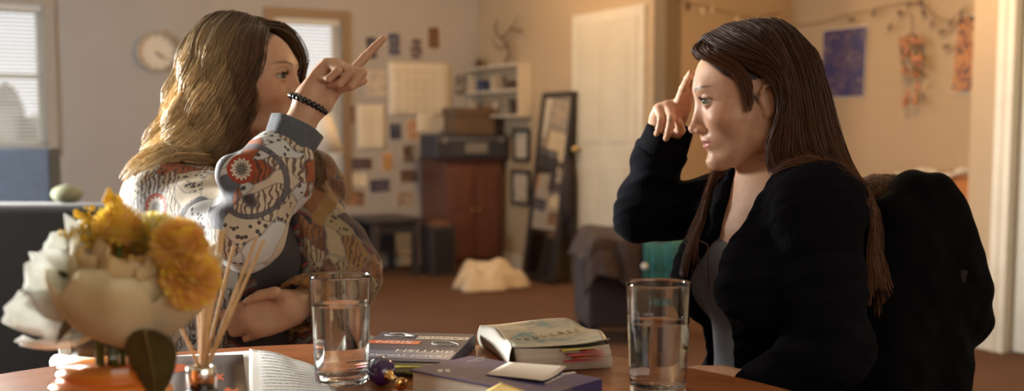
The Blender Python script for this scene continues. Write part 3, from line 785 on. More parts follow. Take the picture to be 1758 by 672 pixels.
# ---- left side: grey sofa back, blue armchair, pale green cushion, lamp
m_sofa = M('sofa_grey', (0.008, .0080, .0105), .85, .15, 40, .3, sheen=.3)
zs_ = P(120, 352, 3.9)[2]; xs0, xs1 = -3.2, P(300, 400, 3.9)[0]
sf = thing('grey_sofa', 'long dark grey sofa seen from behind at the wall side', 'sofa', ((xs0 + xs1) / 2, 3.9, 0))
L_ = xs1 - xs0
g = G(); g.box((0, .09, zs_ / 2 + .03), (L_, .18, zs_ - .06)); bevel(mesh_obj('backrest', g, m_sofa, sf), .03, 4)
g = G(); g.box((0, .5, .22), (L_, .72, .3)); bevel(mesh_obj('seat_base', g, m_sofa, sf), .02)
for k in range(3):
    g = G(); g.box((-L_ / 3 + k * L_ / 3, .52, .42), (L_ / 3 - .01, .66, .14)); bevel(mesh_obj('seat_cushion', g, m_sofa, sf), .04, 4)
for x in (-1, 1):
    g = G(); g.box((x * (L_ / 2 - .09), .5, .33), (.18, .76, .52)); bevel(mesh_obj('armrest', g, m_sofa, sf), .03, 4)
    for y in (.05, .8):
        g = G(); g.box((x * (L_ / 2 - .1), y, .035), (.05, .05, .07)); mesh_obj('leg', g, m_desk, sf)
m_blue = M('blue_cloth', (0.12, .15, .205), .8, .12, 30, .3, sheen=.2)
zb = P(44, 254, 5.6)[2]; xb1 = P(88, 300, 5.6)[0]
bc = thing('blue_armchair', 'high backed slate blue armchair below the window', 'armchair', (xb1 - .42, 5.6, 0))
g = G(); g.box((0, .06, zb / 2 + .1), (.84, .14, zb - .2)); bevel(mesh_obj('backrest', g, m_blue, bc), .015, 3)
g = G(); g.box((0, .4, .3), (.82, .6, .26)); bevel(mesh_obj('seat', g, m_blue, bc), .04, 3)
for x in (-1, 1):
    g = G(); g.box((x * .36, .4, .42), (.12, .62, .46)); bevel(mesh_obj('armrest', g, m_blue, bc), .03, 3)
    for y in (.04, .65):
        g = G(); g.box((x * .36, y, .09), (.05, .05, .18)); mesh_obj('leg', g, m_desk, bc)
cu = P(115, 337, 4.0)
gc = thing('green_cushion', 'small pale green round cushion on the grey sofa back', 'cushion', (cu[0], 4.0, zs_))
g = G(); g.sphere((0, 0, .032), (.055, .05, .034), 20, 12); mesh_obj('cushion_body', g, M('sage_cloth', (.36, .38, .26), .9, .15, 40, .3), gc)
g = G(); g.sphere((0, 0, .066), (.008, .008, .004), 10, 6); mesh_obj('button', g, M('sage_cloth', 0), gc)
lx = P(556, 250, 7.2)
lp = thing('floor_lamp', 'floor lamp with white cone shade in front of the narrow window', 'lamp', (lx[0], 7.2, 0))
lz0, lz1 = P(556, 262, 7.2)[2], P(556, 196, 7.2)[2]
g = G(); g.lathe([(.045, lz1), (.13, lz0), (.126, lz0), (.041, lz1)], 28, close=True); mesh_obj('lamp_shade', g, M('shade_white', (.78, .73, .64), .7, .03), lp)
g = G(); g.tube([(0, 0, .02), (0, 0, lz1 - .03)], .012, 10); mesh_obj('pole', g, M('case_metal', 0), lp)
g = G(); g.lathe([(0, 0), (.14, 0), (.14, .015), (.03, .03), (0, .03)], 28); mesh_obj('base', g, M('case_metal', 0), lp)
g = G()
for k in range(3): g.tube([(0, 0, lz1 - .04), (.05 * math.cos(k * 2.094), .05 * math.sin(k * 2.094), lz1 - .02)], .003, 5)
mesh_obj('shade_carrier', g, M('case_metal', 0), lp)
# ceiling lamps that warm the far end of the room
def ceiling_lamp(label, a, b, power):
    c = RM(a, b, ZC)
    o = thing('ceiling_lamp', label, 'lamp', c)
    g = G(); g.lathe([(0, 0), (.07, 0), (.07, -.03), (0, -.03)], 20); mesh_obj('canopy', g, m_trim, o)
    g = G(); g.lathe([(.16, -.05), (.17, -.16), (.165, -.16), (.155, -.05)], 28, close=True); mesh_obj('lamp_shade', g, M('shade_white', 0), o)
    g = G(); g.tube([(0, 0, -.02), (0, 0, -.08)], .01, 8); mesh_obj('rod', g, m_trim, o)
    l = point_light('warm_bulb', c + np.array([0, 0, -.22]), power, (1.0, .62, .30), .06); return o
ceiling_lamp('warm ceiling lamp near the white door', -1.1, -2.0, 44)
ceiling_lamp('warm ceiling lamp above the right side of the room', -.45, -4.5, 58)

# ================================================================== table and the things on it
TZ = 0.75
TC = (-0.20, 1.03); TR = 0.645
t = NT('table_wood'); v = t.coord((1.2, 9, 3), rot=(0, 0, .12))
gr = t.noise(v, 4.5, 8, .62, 1.6)
t.base(t.mix(.25, t.ramp(gr, [(.28, (.19, .056, .015)), (.55, (.36, .115, .030)), (.78, (.46, .165, .05))]), t.ramp(t.noise(t.coord((1, 1, 1)), 5, 3), [(.3, (.18, .06, .02)), (.7, (.36, .13, .045))])))
rg = t.ramp(t.noise(t.coord((1, 1, 1)), 14, 4), [(.3, (.32, .32, .32)), (.7, (.48, .48, .48))]); t.link(rg, t.b.inputs['Roughness'])
t.b.inputs['Specular IOR Level'].default_value = .35; t.b.inputs['Coat Weight'].default_value = .10; t.b.inputs['Coat Roughness'].default_value = .12
t.bump(gr, .06, .001); m_table = t.m
tb_ = thing('round_table', 'round varnished orange brown wooden table in the foreground', 'table', (TC[0], TC[1], 0))
g = G(); g.lathe([(0, TZ), (TR - .012, TZ), (TR - .004, TZ - .003), (TR, TZ - .012), (TR - .002, TZ - .024), (TR - .02, TZ - .032), (0, TZ - .032)], 128, smooth=True)
top = mesh_obj('table_top', g, m_table, tb_)
m_ = top.modifiers.new('edge', 'EDGE_SPLIT'); m_.split_angle = math.radians(25)
g = G(); g.lathe([(0, TZ - .032), (.1, TZ - .032), (.06, TZ - .1), (.05, .4), (.075, .25), (.05, .18), (.09, .1), (0, .1)], 28); mesh_obj('pedestal', g, m_table, tb_)
for k in range(4):
    an = k * math.pi / 2 + .5; g = G(); g.tube([(.05 * math.cos(an), .05 * math.sin(an), .16), (.22 * math.cos(an), .22 * math.sin(an), .10), (.36 * math.cos(an), .36 * math.sin(an), .02)], [.035, .03, .02], 10)
    mesh_obj('foot', g, m_table, tb_)
TZ1 = TZ + .0008

def glassmat(name, col=(1, 1, 1), ior=1.47, rough=0.0):
    t = NT(name); t.base(col); t.set(Roughness=rough, IOR=ior); t.b.inputs['Transmission Weight'].default_value = 1.0; return t.m
m_glass = glassmat('clear_glass', (.97, .99, .98)); m_water = glassmat('water', (.98, .995, 1), 1.333)
def tumbler(label, x, y, level):
    o = thing('water_glass', label, 'glass', (x, y, TZ1), 0, 'water glasses on the table')
    h, r1, r0, th = .139, .0392, .0335, .0017
    R = lambda z: r0 + (r1 - r0) * z / h
    g = G()
    prof = [(0, 0), (r0 - .004, 0), (r0 - .001, .001), (r0, .004)] + [(R(z), z) for z in np.linspace(.012, h - .002, 9)] + [(r1 - .0003, h - .0006), (r1 - th / 2, h), (r1 - th, h - .0008)]
    prof += [(R(z) - th, z) for z in np.linspace(h - .004, .018, 9)] + [(r0 - .004, .0135), (r0 - .010, .012), (0, .0115)]
    g.lathe(prof, 64); mesh_obj('glass_body', g, m_glass, o)
    g = G(); zs = np.linspace(.018, level, 8); e = .0003
    g.lathe([(0, .0112), (r0 - .010, .0117), (r0 - .004 + e, .0132)] + [(R(z) - th + e, z) for z in zs] + [(R(level) - th + e, level + .0008), (R(level) - th - .002, level), (0, level - .0003)], 64)
    mesh_obj('water', g, m_water, o)
    return o
q1 = PZ(587, 657, TZ); q2 = P(1131, 490, 1.325)
tumbler('tall glass of water beside the lined paper and books', q1[0], q1[1], .100)
tumbler('tall glass of water in front of the person in black', q2[0], q2[1], .090)

# ---- books
m_pages = NT('page_edges'); v = m_pages.coord((1, 1, 260)); m_pages.base(m_pages.ramp(m_pages.noise(v, 1.5, 2), [(.3, (.52, .47, .38)), (.7, (.74, .70, .60))])); m_pages.set(Roughness=.8); m_pages = m_pages.m
def text_part(txt, size, loc, mat, parent, rotz=0.0, name='lettering', shear=0.0, align='LEFT'):
    cu = bpy.data.curves.new(name, 'FONT'); cu.body = txt; cu.size = size; cu.extrude = .0001; cu.align_x = align; cu.shear = shear
    cu.materials.append(mat)
    tmp = bpy.data.objects.new(name, cu); COL.objects.link(tmp)
    bpy.context.view_layer.update()
    me = bpy.data.meshes.new_from_object(tmp.evaluated_get(bpy.context.evaluated_depsgraph_get()))
    bpy.data.objects.remove(tmp); bpy.data.curves.remove(cu)
    if not me.materials: me.materials.append(mat)
    o = link(bpy.data.objects.new(name, me), parent); o.location = loc; o.rotation_euler = (0, 0, rotz); return o
m_ink_w = M('print_white', (.78, .76, .70), .5, 0); m_ink_o = M('print_orange', (.62, .12, .03), .45, .08); m_ink_c = M('print_cream', (.74, .68, .56), .5, .05)
def book(name, label, x, y, rz, w, d, th, cover, z=TZ1, spine='right'):
    "w along local x, d along local y"
    o = thing(name, label, 'book', (x, y, z), rz)
    c = .0022
    g = G(); g.box((0, 0, th / 2), (w - .006, d - .008, th - 2 * c)); mesh_obj('pages', g, m_pages, o)
    sg = 1 if spine == 'right' else -1
    g = G(); g.box((0, 0, th - c / 2), (w, d, c)); cv = bevel(mesh_obj('front_cover', g, cover, o), .0007)
    g = G(); g.box((0, 0, c / 2), (w, d, c)); bevel(mesh_obj('back_cover', g, cover, o), .0007)
    g = G(); g.box((sg * (w / 2 - c / 2), 0, th / 2), (c, d, th - 2 * c)); mesh_obj('spine', g, cover, o)
    return o, cv
m_b1 = M('cover_slate', (.060, .060, .095), .5, .2, 8, spec=.25)
A = [PZ(650, 566, .772), PZ(806, 574, .772), PZ(773, 625, .772), PZ(606, 614, .772)]
bc_ = sum(A) / 4
o, cv = book('sign_language_book', 'dark slate book titled BRITISH SIGN LANGUAGE lying upside down', bc_[0], bc_[1], math.radians(-8), .142, .205, .020, m_b1, spine='right')
zt_ = .0203
def strip(parent, x, y, w, d, mat, z=zt_, rz=0.0, name='printed_band', th=.0003):
    g = G(); g.box((0, 0, 0), (w, d, th)); return mesh_obj(name, g, mat, parent, (x, y, z), rz)
m_b1b = M('print_blue', (.10, .14, .24), .4, .25, 10)
strip(cv, .0, -.062, .138, .050, m_b1b, zt_ - .0001)
# local frame: +x right, +y away; lettering is upside down (rotated half a turn)
strip(cv, .030, .062, .076, .022, m_ink_c); text_part('LANGUAGE', .0185, (.064, .0685, zt_ + .0002), M('print_slate', (.09, .09, .13), .5, 0), cv, math.pi)
strip(cv, -.032, .022, .074, .026, m_ink_o); text_part('SIGN', .024, (-.006, .0305, zt_ + .0002), m_ink_w, cv, math.pi)
text_part('BRITISH', .024, (.066, -.028, zt_ + .0002), m_ink_w, cv, math.pi)
text_part('TEACH YOURSELF', .0165, (.066, -.064, zt_ + .0002), m_ink_w, cv, math.pi)
def outline(parent, pts, z, mat, name='line_drawing', r=.0006):
    g = G(); g.tube([(x, y, z) for x, y in pts], r, 4); return mesh_obj(name, g, mat, parent)
outline(cv, [(-.055, .085), (-.04, .09), (-.025, .083), (-.03, .078), (-.012, .08), (-.028, .072), (-.01, .068), (-.03, .066), (-.045, .068), (-.06, .074)], zt_ + .0004, m_ink_w)
outline(cv, [(.022, .028), (.03, .036), (.045, .034), (.06, .02), (.064, .004), (.055, .012), (.05, .0), (.043, .01), (.036, .0), (.032, .012), (.024, .014), (.022, .028)], zt_ + .0004, m_ink_w)
m_tabs = [M('tab_pink', (.85, .16, .22), .5, .05), M('tab_yellow', (.82, .72, .10), .5, .05), M('tab_orange', (.85, .38, .08), .5, .05), M('tab_coral', (.9, .25, .16), .5, .05), M('tab_lime', (.55, .62, .10), .5, .05)]
def tabs(parent, specs):
    "specs: x, y, z, w, d, rz, colour index"
    for x, y, z, w, d, rz, ci in specs:
        g = G(); g.grid(lambda u, v: ((u - .5) * w, (v - .5) * d, .0016 * math.sin(v * 3 + u * 2)), 3, 4, thick=.0003)
        mesh_obj('page_tab', g, m_tabs[ci], parent, (x, y, z), rz)
tabs(o, [(-.03, -.104, .013, .05, .016, 0, 1), (.02, -.105, .0135, .045, .018, .05, 1), (-.045, -.106, .011, .03, .02, .1, 0), (-.02, -.104, .009, .04, .014, -.06, 0), (.0, -.104, .006, .07, .013, 0, 4), (.03, -.103, .0045, .03, .014, 0, 1), (-.05, -.105, .0155, .022, .018, 0, 3)])

# thick curled paperback
t = NT('cover_worn_map'); v = t.coord((1, 1, 1), loc=(.3, .1, 0))
t.base(t.ramp(t.noise(v, 17, 4, .6, 1.6), [(.30, (.10, .27, .30)), (.40, (.42, .43, .36)), (.52, (.56, .52, .40)), (.62, (.42, .42, .34)), (.74, (.58, .40, .18))])); t.set(Roughness=.4); t.bump(t.noise(t.coord((3, 12, 1)), 9, 4), .35, .004); m_cov2 = t.m
qa, qb, qc, qd = PZ(820, 552, .785), PZ(940, 553, .785), PZ(1050, 592, .785), PZ(918, 597, .785)
b2c = (qa + qb + qc + qd) / 4
bk = thing('worn_paperback', 'thick worn paperback with curled cream cover and pink tabs', 'book', (b2c[0], b2c[1], TZ1), math.radians(15))
w2, d2, h2 = .132, .195, .036
def topz(u, v):   # u across, v along (0 near, 1 far): sagging middle, lifted corners
    return h2 * (.80 + .16 * (1 - v) * (abs(u - .5) * 2) ** 2 + .10 * v) + .0028 * math.sin(v * 11 + u * 4) + .006 * (u - .4) ** 2
def shp(u, v): return ((u - .5) * w2 * (1 + .03 * math.sin(v * 5)) + .010 * math.sin(v * 3.1), (v - .5) * d2)
def stack(u, v, k):
    x, y = shp(u, v); bul = .007 * math.sin(math.pi * k)
    return (x * (1 + bul * 1.5) + .006 * (1 - k), y + (-.004 * math.sin(math.pi * k) if v < .5 else .004 * math.sin(math.pi * k)), max(.0008, topz(u, v) * k))
g = G(); g.grid(lambda u, v: (*shp(u * .97 + .015, v * .98 + .01), topz(u, v) - .0016), 14, 20)
per = [(u, 0.0) for u in np.linspace(0, 1, 15)] + [(1.0, v) for v in np.linspace(0, 1, 21)[1:]] + [(u, 1.0) for u in np.linspace(1, 0, 15)[1:]] + [(0.0, v) for v in np.linspace(1, 0, 21)[1:-1]]
vv = []; nk = 9
for j in range(nk + 1):
    for (u, v) in per: vv.append(stack(u, v, j / nk * .97))
n_ = len(per); ff = [(j * n_ + i, j * n_ + (i + 1) % n_, (j + 1) * n_ + (i + 1) % n_, (j + 1) * n_ + i) for j in range(nk) for i in range(n_)]
g.add(vv, ff, 0, True); g.grid(lambda u, v: (*shp(u, 1 - v), .0008), 4, 6)
mesh_obj('pages', g, m_pages, bk)
g = G(); g.grid(lambda u, v: (shp(u * 1.03 - .015, v * 1.03 - .015)[0], shp(u, v * 1.03 - .015)[1], topz(u, v) + .0006 + (.007 * max(0, .12 - v) / .12 * u)), 20, 28, thick=.0007)
c2 = mesh_obj('front_cover', g, m_cov2, bk)
g = G(); g.grid(lambda u, v: (-w2 / 2 * (1 + .03 * math.sin(v * 5)) + .010 * math.sin(v * 3.1) - .003 - .004 * math.sin(math.pi * u), (v - .5) * d2, .0006 + u * (topz(0, v) + .0004)), 8, 24, thick=.0008); mesh_obj('spine', g, M('spine_pale', (.55, .52, .45), .6, .15, 12, .2), bk)
m_gold_ink = M('print_tan', (.45, .27, .10), .5, .2)
for i in range(9):
    x = -.05 + i * .0125; g = G(); s_ = .0085
    uu = (x / w2 + .5); zz = topz(uu, .42) + .0011
    g.tube([(x + s_ * .45 * math.cos(a_), -.012 + s_ * 1.0 * math.sin(a_), zz) for a_ in np.linspace(.4 * (i % 3), 5.2 + .4 * (i % 2), 9)], .0007, 4); mesh_obj('title_letter', g, m_gold_ink, c2)
tabs(bk, [(.022, -.100, .029, .05, .018, .05, 1), (.03, -.103, .023, .052, .024, -.05, 0), (.035, -.102, .018, .045, .022, .06, 3), (.026, -.103, .014, .05, .02, -.02, 0), (.04, -.100, .026, .03, .018, 0, 0), (.03, -.101, .021, .04, .018, .02, 2)])

# navy book with pale card
m_b3 = NT('cover_navy'); v = m_b3.coord((1, 1, 1)); m_b3.base(m_b3.ramp(m_b3.noise(v, 14, 4, .55, 1.0), [(.3, (.035, .03, .11)), (.6, (.06, .05, .15)), (.75, (.16, .10, .12))])); m_b3.set(Roughness=.5); m_b3.b.inputs['Specular IOR Level'].default_value = .3; m_b3 = m_b3.m
L3, K3, R3 = PZ(722, 645, .781), PZ(808, 612, .781), PZ(1037, 652, .781)
ux = (R3 - K3); ux /= np.linalg.norm(ux); rz3 = math.atan2(ux[1], ux[0])
w3, d3 = .208, .112
uy = np.array([-ux[1], ux[0], 0])
c3 = K3 + ux * w3 / 2 - uy * d3 / 2
o3, cv3 = book('navy_book', 'thick navy book with pale card lying on its cover', c3[0], c3[1], rz3, w3, d3, .031, m_b3, spine='right')
z3 = .0313
def loc3(px, py, z=TZ1 + .0313):
    q = PZ(px, py, z) - np.array([c3[0], c3[1], 0]); return float(np.dot(q, ux)), float(np.dot(q, uy))
# lettering seen upright from the book's far short side
x_, y_ = loc3(762, 637)
for k in range(4):
    a_ = k * math.pi / 2
    strip(cv3, x_ + .0062 * math.cos(a_), y_ + .0062 * math.sin(a_), .0058, .0058, m_ink_w, z3, .785, 'logo_square')
def small_print(p0, p1, n, size, name):
    "a row of tiny strokes, too small to read"
    (xa, ya), (xb, yb) = loc3(*p0), loc3(*p1); an = math.atan2(yb - ya, xb - xa); rr = random.Random(n)
    for i in range(n):
        f_ = (i + .5) / n
        strip(cv3, xa + (xb - xa) * f_, ya + (yb - ya) * f_, size * rr.uniform(.5, .9), size * rr.uniform(.5, 1.1), m_ink_w, z3, an, name)
small_print((802, 622), (834, 613), 11, .0022, 'small_print')
small_print((813, 622), (832, 617), 7, .0018, 'small_print')
small_print((936, 659), (966, 645), 9, .0042, 'title_stroke')
small_print((966, 643), (986, 640), 5, .0060, 'title_stroke')
tabs(o3, [(.108, -.03, .022, .03, .02, .4, 0), (.112, -.045, .02, .03, .02, -.2, 3), (.108, -.055, .024, .03, .018, .2, 1), (.113, -.02, .018, .026, .018, .1, 2), (.110, -.04, .012, .03, .02, 0, 0)])
def card(name, label, cat, px, mat, z, curl=0.0):
    q = [PZ(x, y, z) for x, y in px]; c = sum(q) / 4
    d = [p - c for p in q]
    g = G()
    def fn(u, v):
        p = (d[0] * (1 - u) + d[1] * u) * (1 - v) + (d[3] * (1 - u) + d[2] * u) * v
        return (p[0], p[1], curl * (u - .5) ** 2 * 4 * v)
    g.grid(lambda u, v: fn(u, 1 - v), 10, 10, thick=.0004)
    o = mesh_obj(name, g, mat, None, (c[0], c[1], z)); return tag(o, label, cat)
card('note_card', 'pale cream note card lying on the navy book', 'card', [(833, 643), (874, 622), (973, 633), (932, 658)], M('card_cream', (.74, .66, .56), .6, .04), TZ1 + .0322, .003)
card('sticky_note', 'yellow sticky note on the near edge of the navy book', 'sticky note', [(812, 684), (860, 657), (905, 676), (860, 702)], M('sticky_yellow', (.80, .58, .20), .6, .04), TZ1 + .0322, .002)

# ---- papers
m_white = M('paper_white', (.80, .81, .79), .6, .03, 10)
card('white_sheet', 'plain white sheet under the dark leaflet', 'paper', [(290, 612), (438, 602), (470, 690), (270, 700)], m_white, TZ1, 0)
q = [PZ(x, y, TZ1 + .001) for x, y in ((428, 600), (548, 634), (600, 700), (426, 720))]; c = sum(q) / 4; d = [p - c for p in q]
lp_ = thing('lined_paper', 'white lined paper with handwriting beside the water glass', 'paper', (c[0], c[1], TZ1 + .001))
def lpf(u, v):
    p = (d[0] * (1 - u) + d[1] * u) * v + (d[3] * (1 - u) + d[2] * u) * (1 - v)
    return np.array([p[0], p[1], .0006 + .006 * max(0, v - .6) * abs(math.sin(u * 5)) + .004 * math.sin(u * 3) ** 2 * v])
g = G(); g.grid(lpf, 16, 16, thick=.0004); mesh_obj('sheet', g, m_white, lp_)
g = G()
for i in range(14):
    v_ = .97 - i * .052
    g.tube([lpf(u, v_) + np.array([0, 0, .0006]) for u in np.linspace(.14, .98, 8)], .0004, 4)
o = mesh_obj('ruled_lines', g, M('rule_grey', (.38, .40, .42), .7, 0), lp_); o['kind'] = 'stuff'
g = G(); rr = random.Random(9)
for i in range(14):
    v_ = .955 - i * .052; u_ = .16
    while u_ < rr.uniform(.5, .95):
        n = rr.randint(4, 9); pts = [lpf(min(1, u_ + k * .006), v_ + rr.uniform(-.006, .012)) + np.array([0, 0, .0008]) for k in range(n)]
        g.tube(pts, .00025, 3); u_ += n * .006 + .02
o = mesh_obj('handwriting', g, M('ink_dark', (.28, .28, .31), .6, 0), lp_); o['kind'] = 'stuff'
q = [PZ(x, y, TZ1 + .002) for x, y in ((288, 613), (417, 610), (428, 700), (262, 700))]; c = sum(q) / 4; d = [p - c for p in q]
lf = thing('leaflet', 'dark brown leaflet with orange print under the reed diffuser', 'leaflet', (c[0], c[1], TZ1 + .0014))
def lff(u, v):
    p = (d[0] * (1 - u) + d[1] * u) * v + (d[3] * (1 - u) + d[2] * u) * (1 - v); return np.array([p[0], p[1], 0.0012])
g = G(); g.grid(lff, 4, 4, thick=.001); mesh_obj('cover', g, M('leaflet_dark', (.085, .065, .06), .45, .15, 10), lf)
for (u0, v0, sx, sy) in ((.68, .52, .10, .12), (.82, .22, .12, .16), (.25, .72, .3, .15)):
    g = G(); g.grid(lambda u, v: lff(u0 + (u - .5) * sx * (1 + .3 * math.sin(v * 9)), v0 + (v - .5) * sy * (1 + .3 * math.sin(u * 7))) + np.array([0, 0, .0003]), 8, 8); mesh_obj('orange_print', g, m_ink_o, lf)

# ---- purple ball on a gold stem
qb_ = PZ(655, 664, TZ)
pb = thing('purple_ball', 'glossy dark purple ball with gold stem lying beside the books', 'ornament', (qb_[0], qb_[1], TZ1))
g = G(); g.sphere((0, 0, .0185), (.0185, .0185, .0185), 32, 20); mesh_obj('ball', g, M('purple_gloss', (.035, .008, .085), .12, .1, 20, coat=.8), pb)
m_gold = M('gold_metal', (.75, .45, .16), .18, .05, metal=1.0)
g = G(); dirv = np.array([.62, -.78, 0]); c0 = np.array([0, 0, .0165]) + dirv * .015
prof = [(.0, .0055), (.003, .0075), (.006, .005), (.014, .0042), (.024, .0055), (.030, .0085), (.033, .0085), (.0335, .002)]
g.tube([c0 + dirv * s + np.array([0, 0, -.2 * s]) for s, r in prof], [r for s, r in prof], 20); mesh_obj('gold_stem', g, m_gold, pb)

# ---- reed diffuser
dx = P(346, 650, 1.15)
df = thing('reed_diffuser', 'glass reed diffuser bottle with chrome collar and wooden reeds', 'diffuser', (dx[0], 1.15, TZ1 + .003))
zr = P(346, 629, 1.15)[2] - TZ1 - .003; s = 1.15 / 1900
zc0 = P(346, 668, 1.15)[2] - TZ1 - .003; rc = 26 * s
g = G(); rb = .034
pr = [(0, 0), (rb - .004, 0), (rb, .004), (rb, zc0 * .55), (rb * .9, zc0 * .75), (rc * .9, zc0 * .97), (rc * .8, zc0), (rc * .8, zr - .004), (rc * .62, zr - .004), (rc * .62, zc0), (rb * .82, zc0 * .72), (rb - .003, zc0 * .52), (rb - .003, .007), (0, .006)]
g.lathe(pr, 40); mesh_obj('bottle', g, m_glass, df)
g = G(); g.lathe([(rc * .84, zc0 + .001), (rc, zc0 + .001), (rc, zr - .001), (rc * .95, zr), (rc * .70, zr), (rc * .66, zr - .002), (rc * .66, zr - .010)], 40); mesh_obj('collar', g, M('chrome', (.85, .84, .82), .06, 0, metal=1.0), df)
g = G(); g.lathe([(0, .0062), (rb - .0032, .0072), (rb - .0032, zc0 * .4), (0, zc0 * .4)], 32); mesh_obj('oil', g, glassmat('diffuser_oil', (.95, .72, .40), 1.4), df)
m_reed = NT('reed_wood'); v = m_reed.coord((60, 60, 4)); m_reed.base(m_reed.ramp(m_reed.noise(v, 3, 4), [(.3, (.48, .29, .12)), (.7, (.72, .50, .27))])); m_reed.set(Roughness=.7); m_reed = m_reed.m
O_ = np.array([dx[0], 1.15, TZ1 + .003])
for i, (tx, ty, dy) in enumerate(((379, 396, .01), (384, 396, .025), (401, 423, .05), (441, 406, -.02), (453, 412, .0), (363, 424, .04), (368, 420, -.03), (347, 424, .03), (334, 404, .05), (304, 548, -.015), (356, 470, -.04))):
    a_ = i * 2.4; b = np.array([.010 * math.cos(a_), .010 * math.sin(a_), .010]); tp = P(tx, ty, 1.15 + dy) - O_
    if i == 9: b = np.array([.008, 0, .02])
    # pass through the neck
    nk_ = np.array([(tp[0]) * .10, (tp[1]) * .10, zr]); nk_[:2] = np.clip(nk_[:2], -rc * .5, rc * .5)
    g = G(); g.tube([nk_ + (nk_ - tp) * .12, nk_, tp], .0019, 7); mesh_obj('reed', g, m_reed, df)

# ---- jar of flowers
t = NT('jar_glass'); t.n.remove(t.b)
tr = t.node('BsdfTransparent'); tr.inputs[0].default_value = (.93, .95, .93, 1); gl = t.node('BsdfGlossy'); gl.inputs['Roughness'].default_value = .04
lw = t.node('LayerWeight'); lw.inputs['Blend'].default_value = .5
mx = t.node('MixShader'); t.link(t.math('ADD', t.math('MULTIPLY', t.math('POWER', lw.outputs['Facing'], 3.0), .35), .03), mx.inputs[0]); t.link(tr.outputs[0], mx.inputs[1]); t.link(gl.outputs[0], mx.inputs[2]); t.link(mx.outputs[0], t.out.inputs[0]); m_jar = t.m
JY = 1.04; sJ = JY / 1900
jx = P(190, 640, JY)[0]
jar = thing('ribbed_jar', 'ribbed clear glass jar of orange water holding the flowers', 'vase', (jx, JY, TZ1))
J = lambda y: P(190, y, JY)[2] - TZ1
t = NT('orange_water'); t.base((.95, .27, .035)); t.set(Roughness=.25, IOR=1.333); t.b.inputs['Transmission Weight'].default_value = .12; t.b.inputs['Subsurface Weight'].default_value = .6; t.b.inputs['Subsurface Radius'].default_value = (1, .5, .1); t.b.inputs['Subsurface Scale'].default_value = .03; m_oj = t.m
po = [(0, 0), (.040, 0), (.046, .004)]
zb_ = np.linspace(.008, J(628), 40)
def jr(z):
    k = z / J(628); return (.050 + .010 * math.sin(math.pi * min(1, k * .9 + .05)) - .006 * max(0, k - .8) * 5) + .0022 * math.sin(z * 2 * math.pi / .0115)
po += [(jr(z), z) for z in zb_]
zs1 = J(612); zn = J(560)
po += [(.049, J(620)), (.043, zs1)]
for i, z in enumerate(np.linspace(J(606), zn, 16)): po.append((.0335 + .0018 * math.sin(i * 1.9), z))
pin = [(r - .0028, z) for r, z in po[2:]]
g = G(); g.lathe(po + [(.032, zn + .001)] + pin[::-1] + [(0, .006)], 56); mesh_obj('glass_body', g, m_jar, jar)
g = G(); pw = [(r - .0026, z) for r, z in po[3:3 + 40]]
g.lathe([(0, .0055)] + pw + [(pw[-1][0], J(627)), (0, J(627))], 56); mesh_obj('orange_water', g, m_oj, jar)

# petals
def cup_petal(g, rho, phi, wphi, psi0, psi1, flare, ruf, seed, nu=10, nv=9, th=.0006, notch=0.0):
    rr = random.Random(seed); p1, p2, p3 = (rr.uniform(0, 6.28) for _ in range(3))
    def fn(u, v):
        uu = u * 2 - 1
        vmax = 1 - notch * (abs(uu) ** 2.2) - .07 * math.sin(uu * 6 + p3) * abs(uu)
        v2 = v * vmax
        psi = psi0 + (psi1 - psi0) * v2
        wid = wphi * (math.sin(min(1, v2 * 1.15 + .08) * math.pi * .62))
        ph = phi + uu * wid
        r = rho * (1 + flare * v2 ** 2.5) + ruf * v2 ** 2 * (math.sin(uu * 5 + p1) + .6 * math.sin(uu * 11 + p2)) - .10 * rho * (uu * uu) * v2 * .6
        return (r * math.sin(psi) * math.cos(ph), r * math.sin(psi) * math.sin(ph), -r * math.cos(psi))
    g.grid(fn, nu, nv, thick=th); return g
def petal_mat(name, c0, c1, trans=.48):
    t = NT(name); v = t.coord((1, 1, 1))
    c = t.ramp(t.noise(v, 26, 4), [(.3, c0), (.7, c1)]); t.base(c); t.set(Roughness=.6); t.b.inputs['Sheen Weight'].default_value = .15
    tl = t.node('BsdfTranslucent'); t.link(c, tl.inputs[0]); mx = t.node('MixShader'); mx.inputs[0].default_value = trans
    t.link(t.b.outputs[0], mx.inputs[1]); t.link(tl.outputs[0], mx.inputs[2]); t.link(mx.outputs[0], t.out.inputs[0]); return t.m
m_pw = petal_mat('petal_white', (.88, .90, .86), (.95, .96, .93)); m_pc = petal_mat('petal_cream', (.88, .79, .52), (.95, .90, .70)); m_po = petal_mat('petal_orange', (.92, .55, .12), (.97, .73, .28)); m_py = petal_mat('petal_yellow', (.90, .66, .06), (.96, .80, .16)); m_pp = petal_mat('petal_peach', (.87, .68, .36), (.92, .78, .50))
m_stem = M('stem_green', (.12, .16, .03), .6, .2, 30)
def frame(axis):
    a = Vector(axis).normalized(); return a.to_track_quat('Z', 'Y').to_matrix().to_4x4()
def stem_part(root, pts, r=.003):
    g = G(); g.tube(pts, r, 8); mesh_obj('stem', g, m_stem, root)
jb = np.array([jx, JY, TZ1])
